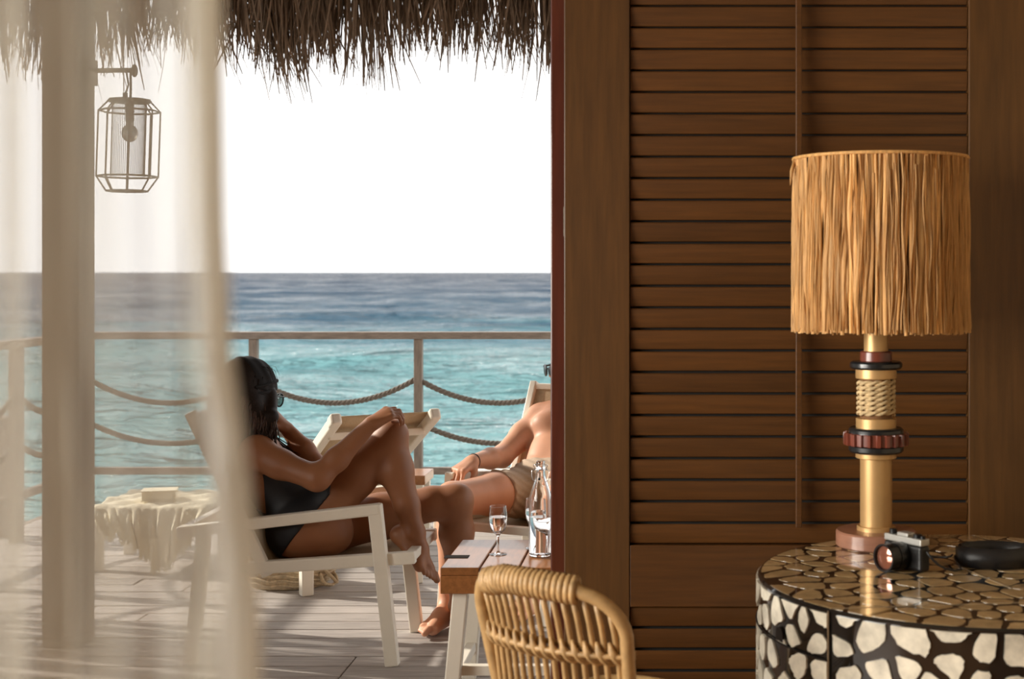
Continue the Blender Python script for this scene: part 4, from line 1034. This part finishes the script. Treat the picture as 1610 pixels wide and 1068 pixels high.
# side: unrolled u = arc length measured from the direction facing the camera; seam heights limit the pieces
SEAMZ = .545; uS = None
CIRC = 2*PI*DR; ang0 = math.atan2(-DC.y, -DC.x)   # towards the camera
def side_pt(u, z, r): a = ang0+u/DR; return V(DC.x+r*math.cos(a), DC.y+r*math.sin(a), z)
edgeU = -DR*math.radians(36)    # upright joint between the two sections
pts = scatter(520, -CIRC/2, CIRC/2, .05, DZ-.012, rg, .050)
polys = cells(pts, .017, .05, rg); vis = []; rest = MB()
def piece(mb, poly, fn, out, inn):
    n = len(poly); vs = [fn(a[0], a[1], out) for a in poly]+[fn(a[0], a[1], inn) for a in poly]
    mb.add(vs, [tuple(range(n))]+[(i, (i+1) % n, n+(i+1) % n, n+i) for i in range(n)])
for p, poly in zip(pts, polys):
    if poly is None: continue
    poly = [(a[0], min(max(a[1], .04), DZ-.010)) for a in poly]
    if abs(p[0]-edgeU) < .008: continue
    lo_u, hi_u = (edgeU+.004, 9) if p[0] > edgeU else (-9, edgeU-.004)
    poly = [(min(max(a[0], lo_u), hi_u), a[1]) for a in poly]
    if p[0] < edgeU and abs(p[0]) < CIRC/3: 
        poly = [(a[0], (max(a[1], SEAMZ+.003) if p[1] > SEAMZ else min(a[1], SEAMZ-.003))) for a in poly]
    visible = -CIRC*.27 < p[0] < CIRC*.2 and p[1] > .40
    if visible:
        mb = MB(); piece(mb, poly, side_pt, DR+.0002, DR-.006); mb.build('stone_piece', M['shell'], dt)
    else: piece(rest, poly, side_pt, DR+.0002, DR-.006)
r_ = rest.build('stone_pieces', M['shell'], dt); r_['kind'] = 'stuff'
pts = [q for q in scatter(420, -DR, DR, -DR, DR, rg, .055) if math.hypot(*q) < DR-.012]
for p, poly in zip(pts, cells(pts, .010, .055, rg)):
    if poly is None: continue
    poly = [(lambda h_: (a[0]*min(1, (DR-.012)/h_), a[1]*min(1, (DR-.012)/h_)))(max(1e-6, math.hypot(*a))) for a in poly]
    mb = MB(); piece(mb, poly, lambda u, v, r: V(DC.x+u, DC.y+v, DZ+r), -.0005, -.004); mb.build('stone_piece', M['stonetop'], dt)
MB().bar(side_pt(edgeU, DZ-.0002, DR-.006), V(1.08, 2.93, DZ-.0002), .003, .001).build('inlay_line', M['brassline'], dt)
MB().bar(P(1500, 888, 3.252)+V(0, 0, 0), P(1590, 925, 3.01), .003, .001).build('inlay_line', M['brassline'], dt)
MB().bar(side_pt(edgeU, .04, DR), side_pt(edgeU, DZ-.004, DR), .005, .002, up=(1, 0, 0)).build('joint_strip', M['brassline'], dt)
mb = MB(); mb.tube([side_pt(u, SEAMZ, DR-.0005) for u in np.linspace(edgeU, -CIRC*.33, 24)], .002, 6); mb.build('drawer_gap', M['dark'], dt)
uh = edgeU-.165
mb = MB(); hp = [(uh-.016, SEAMZ+.004)]+[(uh+.016*math.cos(a), SEAMZ+.018+.016*math.sin(a)) for a in np.linspace(PI, 0, 9)]+[(uh+.016, SEAMZ+.004)]
piece(mb, hp, side_pt, DR+.001, DR-.003); mb.build('finger_pull', M['dark'], dt)

# ------------------------------------------------------------------ table lamp
LC = V(.502, 3.48, DZ)
def zy(py): return EYE-(py-CY)*3.48/F
tl = empty('table_lamp', LC, 'tall lamp with raffia drum shade and turned brass stem', 'lamp')
def ring_(name, y0, y1, r0, mat, r1=None, bev=.0015, rf=None, n=48):
    z1_, z0_ = zy(y0), zy(y1); r1 = r1 or r0
    o = MB().lathe([(0, z0_), (r0-bev, z0_), (r0, z0_+bev), (r1, z1_-bev), (r1-bev, z1_), (0, z1_)], (LC.x, LC.y, 0), n, rfun=rf).build(name, mat, tl, smooth='auto'); return o
u_ = 3.48/F
ring_('base', 833, 858, 63*u_, M['basewood'], bev=.004); 
ring_('collar', 826, 834, 30*u_, M['brass']); ring_('stem', 718, 827, 25*u_, M['brass']); ring_('collar', 709, 720, 32*u_, M['brass'])
ring_('disc', 698, 711, 43*u_, M['ebony'], bev=.005); ring_('fluted_ring', 680, 699, 49*u_, M['mahog2'], rf=lambda a: 1+.045*(1 if math.sin(a*22) > 0 else -1), n=176)
ring_('disc', 672, 684, 43*u_, M['ebony'], bev=.005); ring_('collar', 657, 673, 31.5*u_, M['brass']); ring_('core', 594, 658, 25*u_, M['liner'])
ring_('collar', 579, 595, 32*u_, M['brass']); ring_('disc', 568, 580, 41*u_, M['ebony'], bev=.005); ring_('collar', 552, 569, 25*u_, M['mahog2'], bev=.003); ring_('stem', 500, 553, 19*u_, M['brass'])
mb = MB(); z_a, z_b = zy(657), zy(595); turns = 7
for k in range(2):
    pts = []
    for i in range(turns*40+1):
        s_ = i/(turns*40); a = 2*PI*turns*s_; R_ = 26.5*u_; off2 = .0035
        ph = a*5+k*PI
        pts.append(V(LC.x+(R_+off2*math.cos(ph))*math.cos(a), LC.y+(R_+off2*math.cos(ph))*math.sin(a), z_a+.006+(z_b-z_a-.012)*s_+off2*math.sin(ph)))
    mb.tube(pts, .0042, 6)
mb.build('rope_wrap', M['twine'], tl, smooth=True)
sz0, sz1, sR_ = zy(519), zy(252), .209
MB().lathe([(sR_-.004, sz0), (sR_, sz0), (sR_-.004, sz1), (sR_-.008, sz1)], (LC.x+.01, LC.y, 0), 64, closed=True).build('shade_liner', M['liner'], tl, smooth='auto')
mb = MB()
for k in range(3):
    a = 2*PI*k/3; mb.tube([V(LC.x+.01+(sR_-.006)*math.cos(a), LC.y+(sR_-.006)*math.sin(a), sz1-.012), V(LC.x, LC.y, sz1-.02)], .002, 6)
mb.tube([V(LC.x, LC.y, sz1-.018), V(LC.x, LC.y, zy(505))], .006, 8)
mb.build('harp', M['brass'], tl, smooth=True)
def strip(mb, a0, wd, r_out, z0, z1, amp, ph):
    n = 12; vs = []
    for i in range(n+1):
        s_ = i/n; z = z0+(z1-z0)*s_
        a = a0+amp*math.sin(s_*5+ph)+amp*.6*math.sin(s_*13+ph*2); rr = r_out+.002*math.sin(s_*9+ph)-(.004*s_)
        w2 = wd*(.8+.25*math.sin(s_*7+ph*3))/2/sR_
        for da, dr in ((-w2, -.0015), (-w2*.3, .002), (w2*.3, .0016), (w2, -.0018)):
            vs.append(V(LC.x+.01+(rr+dr)*math.cos(a+da), LC.y+(rr+dr)*math.sin(a+da), z))
    mb.add(vs, [(i*4+k, i*4+k+1, (i+1)*4+k+1, (i+1)*4+k) for i in range(n) for k in range(3)])
nS = 132
for k in range(nS):
    mb = MB(); strip(mb, 2*PI*k/nS+rnd.uniform(-.01, .01), rnd.uniform(.010, .017), sR_+.0045+rnd.uniform(0, .0035), sz0-rnd.uniform(-.002, .006), sz1+.003, rnd.uniform(.004, .014), rnd.uniform(0, 6)); mb.build('raffia_strip', M['raffia'], tl, smooth=True)
mb = MB()
for k in range(300): strip(mb, rnd.uniform(0, 2*PI), rnd.uniform(.002, .005), sR_+.007+rnd.uniform(0, .004), sz0-rnd.uniform(-.01, .006), sz1+.003-rnd.choice([0, 0, .05])*rnd.random(), rnd.uniform(.006, .02), rnd.uniform(0, 6))
mb.tube([V(LC.x+.01-sR_-.006, LC.y-.03, sz1), V(LC.x+.01-sR_-.014, LC.y-.04, sz1-.03), V(LC.x+.01-sR_-.018, LC.y-.04, sz1-.065)], [.004, .005, .001], 5)
fr2 = mb.build('raffia_strands', M['raffia'], tl, smooth=True); fr2['kind'] = 'stuff'
MB().tube([V(LC.x+.01+(sR_+.006)*math.cos(a), LC.y+(sR_+.006)*math.sin(a), sz1+.003) for a in np.linspace(0, 2*PI, 65)], .0045, 6, cap=False).build('top_binding', M['raffia'], tl, smooth=True)

# ------------------------------------------------------------------ camera on the table
ld = V(-.80, -.60, 0).normalized(); lw_ = V(.60, -.80, 0).normalized()
cf = P(1389, 867, 3.17); cb = V(cf.x, cf.y, 0)-ld*.075
ph = empty('camera', V(cb.x, cb.y, DZ), 'silver and black compact camera lying by the lamp base', 'camera')
Rc = Matrix((ld*-1, lw_*-1, V(0, 0, 1))).transposed()
def cp(l_, s_, z_): return V(cb.x, cb.y, DZ)+ld*l_+lw_*s_+V(0, 0, z_)
MB().box(cp(0, 0, .0295), (.032, .118, .058), Rc).build('body', M['leather'], ph, bevel=.007, seg=3)
MB().box(cp(0, 0, .0665), (.030, .116, .016), Rc).box(cp(.002, .0, .078), (.026, .034, .010), Rc).build('top_plate', M['silver'], ph, bevel=.003)
mb = MB()
for s_, r2, h2 in ((-.042, .009, .010), (.034, .010, .008), (.050, .006, .006)): mb.tube([cp(0, s_, .072), cp(0, s_, .0745+h2)], r2, 16)
mb.build('dial', M['blackpl'], ph, smooth='auto')
lc = .032
def lens_ring(a, b, r1, r2): return MB().tube([cp(a, 0, lc), cp(b, 0, lc)], [r1, r2], 32)
o = lens_ring(.014, .066, .030, .030); o.tube([cp(.030, 0, lc), cp(.046, 0, lc)], .0318, 32); o.build('lens_barrel', M['blackpl'], ph, smooth='auto')
mb = MB(); ringp = [(0.066, .0305), (.076, .0315), (.076, .0275), (.067, .0255)]
vs = []; n = 32
for l_, r_2 in ringp:
    for k in range(n): a = 2*PI*k/n; vs.append(cp(l_, 0, lc)+lw_*r_2*math.cos(a)+V(0, 0, r_2*math.sin(a)))
mb.add(vs, [(i*n+k, i*n+(k+1) % n, ((i+1) % 4)*n+(k+1) % n, ((i+1) % 4)*n+k) for i in range(4) for k in range(n)])
mb.build('lens_hood', M['blackpl'], ph, smooth='auto')
mb = MB(); vs = [cp(.073, 0, lc)]; fs2 = []
for j, (l_, r_2) in enumerate(((.0725, .009), (.071, .018), (.0685, .026))):
    for k in range(n): a = 2*PI*k/n; vs.append(cp(l_, 0, lc)+lw_*r_2*math.cos(a)+V(0, 0, r_2*math.sin(a)))
fs2 = [(0, 1+k, 1+(k+1) % n) for k in range(n)]+[(1+j*n+k, 1+(j+1)*n+k, 1+(j+1)*n+(k+1) % n, 1+j*n+(k+1) % n) for j in range(2) for k in range(n)]
mb.add(vs, fs2); mb.build('front_glass', M['lens'], ph, smooth=True)
# strap: narrow cord ends and a wide coiled band
def ribbon(pts, h_, name, mat, th=.0025):
    mb = MB(); n = len(pts); vs = []
    for p in pts: vs += [p, p+V(0, 0, h_)]
    mb.add(vs, [(2*i, 2*i+2, 2*i+3, 2*i+1) for i in range(n-1)]); return mb.build(name, mat, ph, smooth=True, solid=th)
sc_ = P(1568, 880, 3.22); cxs, cys = sc_.x, sc_.y+.03
pts = []
for i in range(110):
    t_ = i/109; a = 2*PI*2.6*t_+2.9; rr = 1-.16*t_
    pts.append(V(cxs+.088*rr*math.cos(a), cys+.062*rr*math.sin(a), DZ+.001+.004*t_))
ribbon(pts, .042, 'strap', M['leather'])
e0 = pts[0]
MB().tube([cp(0, .058, .05), cp(-.005, .075, .030), cp(-.03, .085, .006), V(.66, 3.15, DZ+.004), e0+V(-.01, -.005, .012), e0+V(0, 0, .02)], .0035, 6).tube([cp(0, -.058, .05), cp(-.01, -.07, .03), V(.60, 3.33, DZ+.004), V(.65, 3.30, DZ+.004), e0+V(-.005, .01, .02)], .0035, 6).build('strap_cord', M['leather'], ph, smooth=True, sub=1)

# ------------------------------------------------------------------ sheer curtain near the viewer
CD = .56
def cxp(px): return (px-CX)*CD/F
cur = empty('sheer_curtain', (cxp(150), CD, 0), 'sheer cream curtain hanging close to the viewer at the left edge', 'curtain')
def edge_px(z):   # right edge of the cloth leans out towards the floor
    py = CY+(EYE-z)*F/CD; py = max(-400, min(1600, py))
    return 350+60*(1/(1+math.exp(-(py-690)/80)))
def curf(u, v):
    z = .01+2.68*v; e_ = edge_px(z); px = -760+(e_+760)*u
    fy = .010*math.sin(px*.030+.6)+.005*math.sin(px*.071+1)+.007*math.exp(-((px-45)/16)**2)-.012*math.exp(-((px-325)/14)**2)
    return (cxp(px)+.0018*math.sin(v*9+u*5), CD+fy, z)
MB().grid(curf, 260, 50).build('cloth', M['sheer'], cur, smooth=True)
def hemf(u, v):
    z = .01+2.68*v; e_ = edge_px(z); pyy = CY+(EYE-z)*F/CD; wh = 13+38/(1+math.exp(-(pyy-640)/50))+26/(1+math.exp((pyy-110)/40)); px = e_+4-wh*(1-u)
    return (cxp(px)+.0018*math.sin(v*9+5), CD-.012+.016*math.sin(u*PI*3+.4), z)
MB().grid(hemf, 30, 50).build('hem', M['hem'], cur, smooth=True)
def fold2(u, v):
    z = .01+2.68*v; px = 28+34*u; return (cxp(px)+.0015*math.sin(v*7), CD-.012-.006*math.sin(u*PI), z)
MB().grid(fold2, 6, 40).build('fold', M['sheer'], cur, smooth=True)
MB().tube([(-1.2, CD, 2.70), (cxp(420), CD, 2.70)], .010, 10).build('curtain_rod', M['brass'], cur, smooth=True)
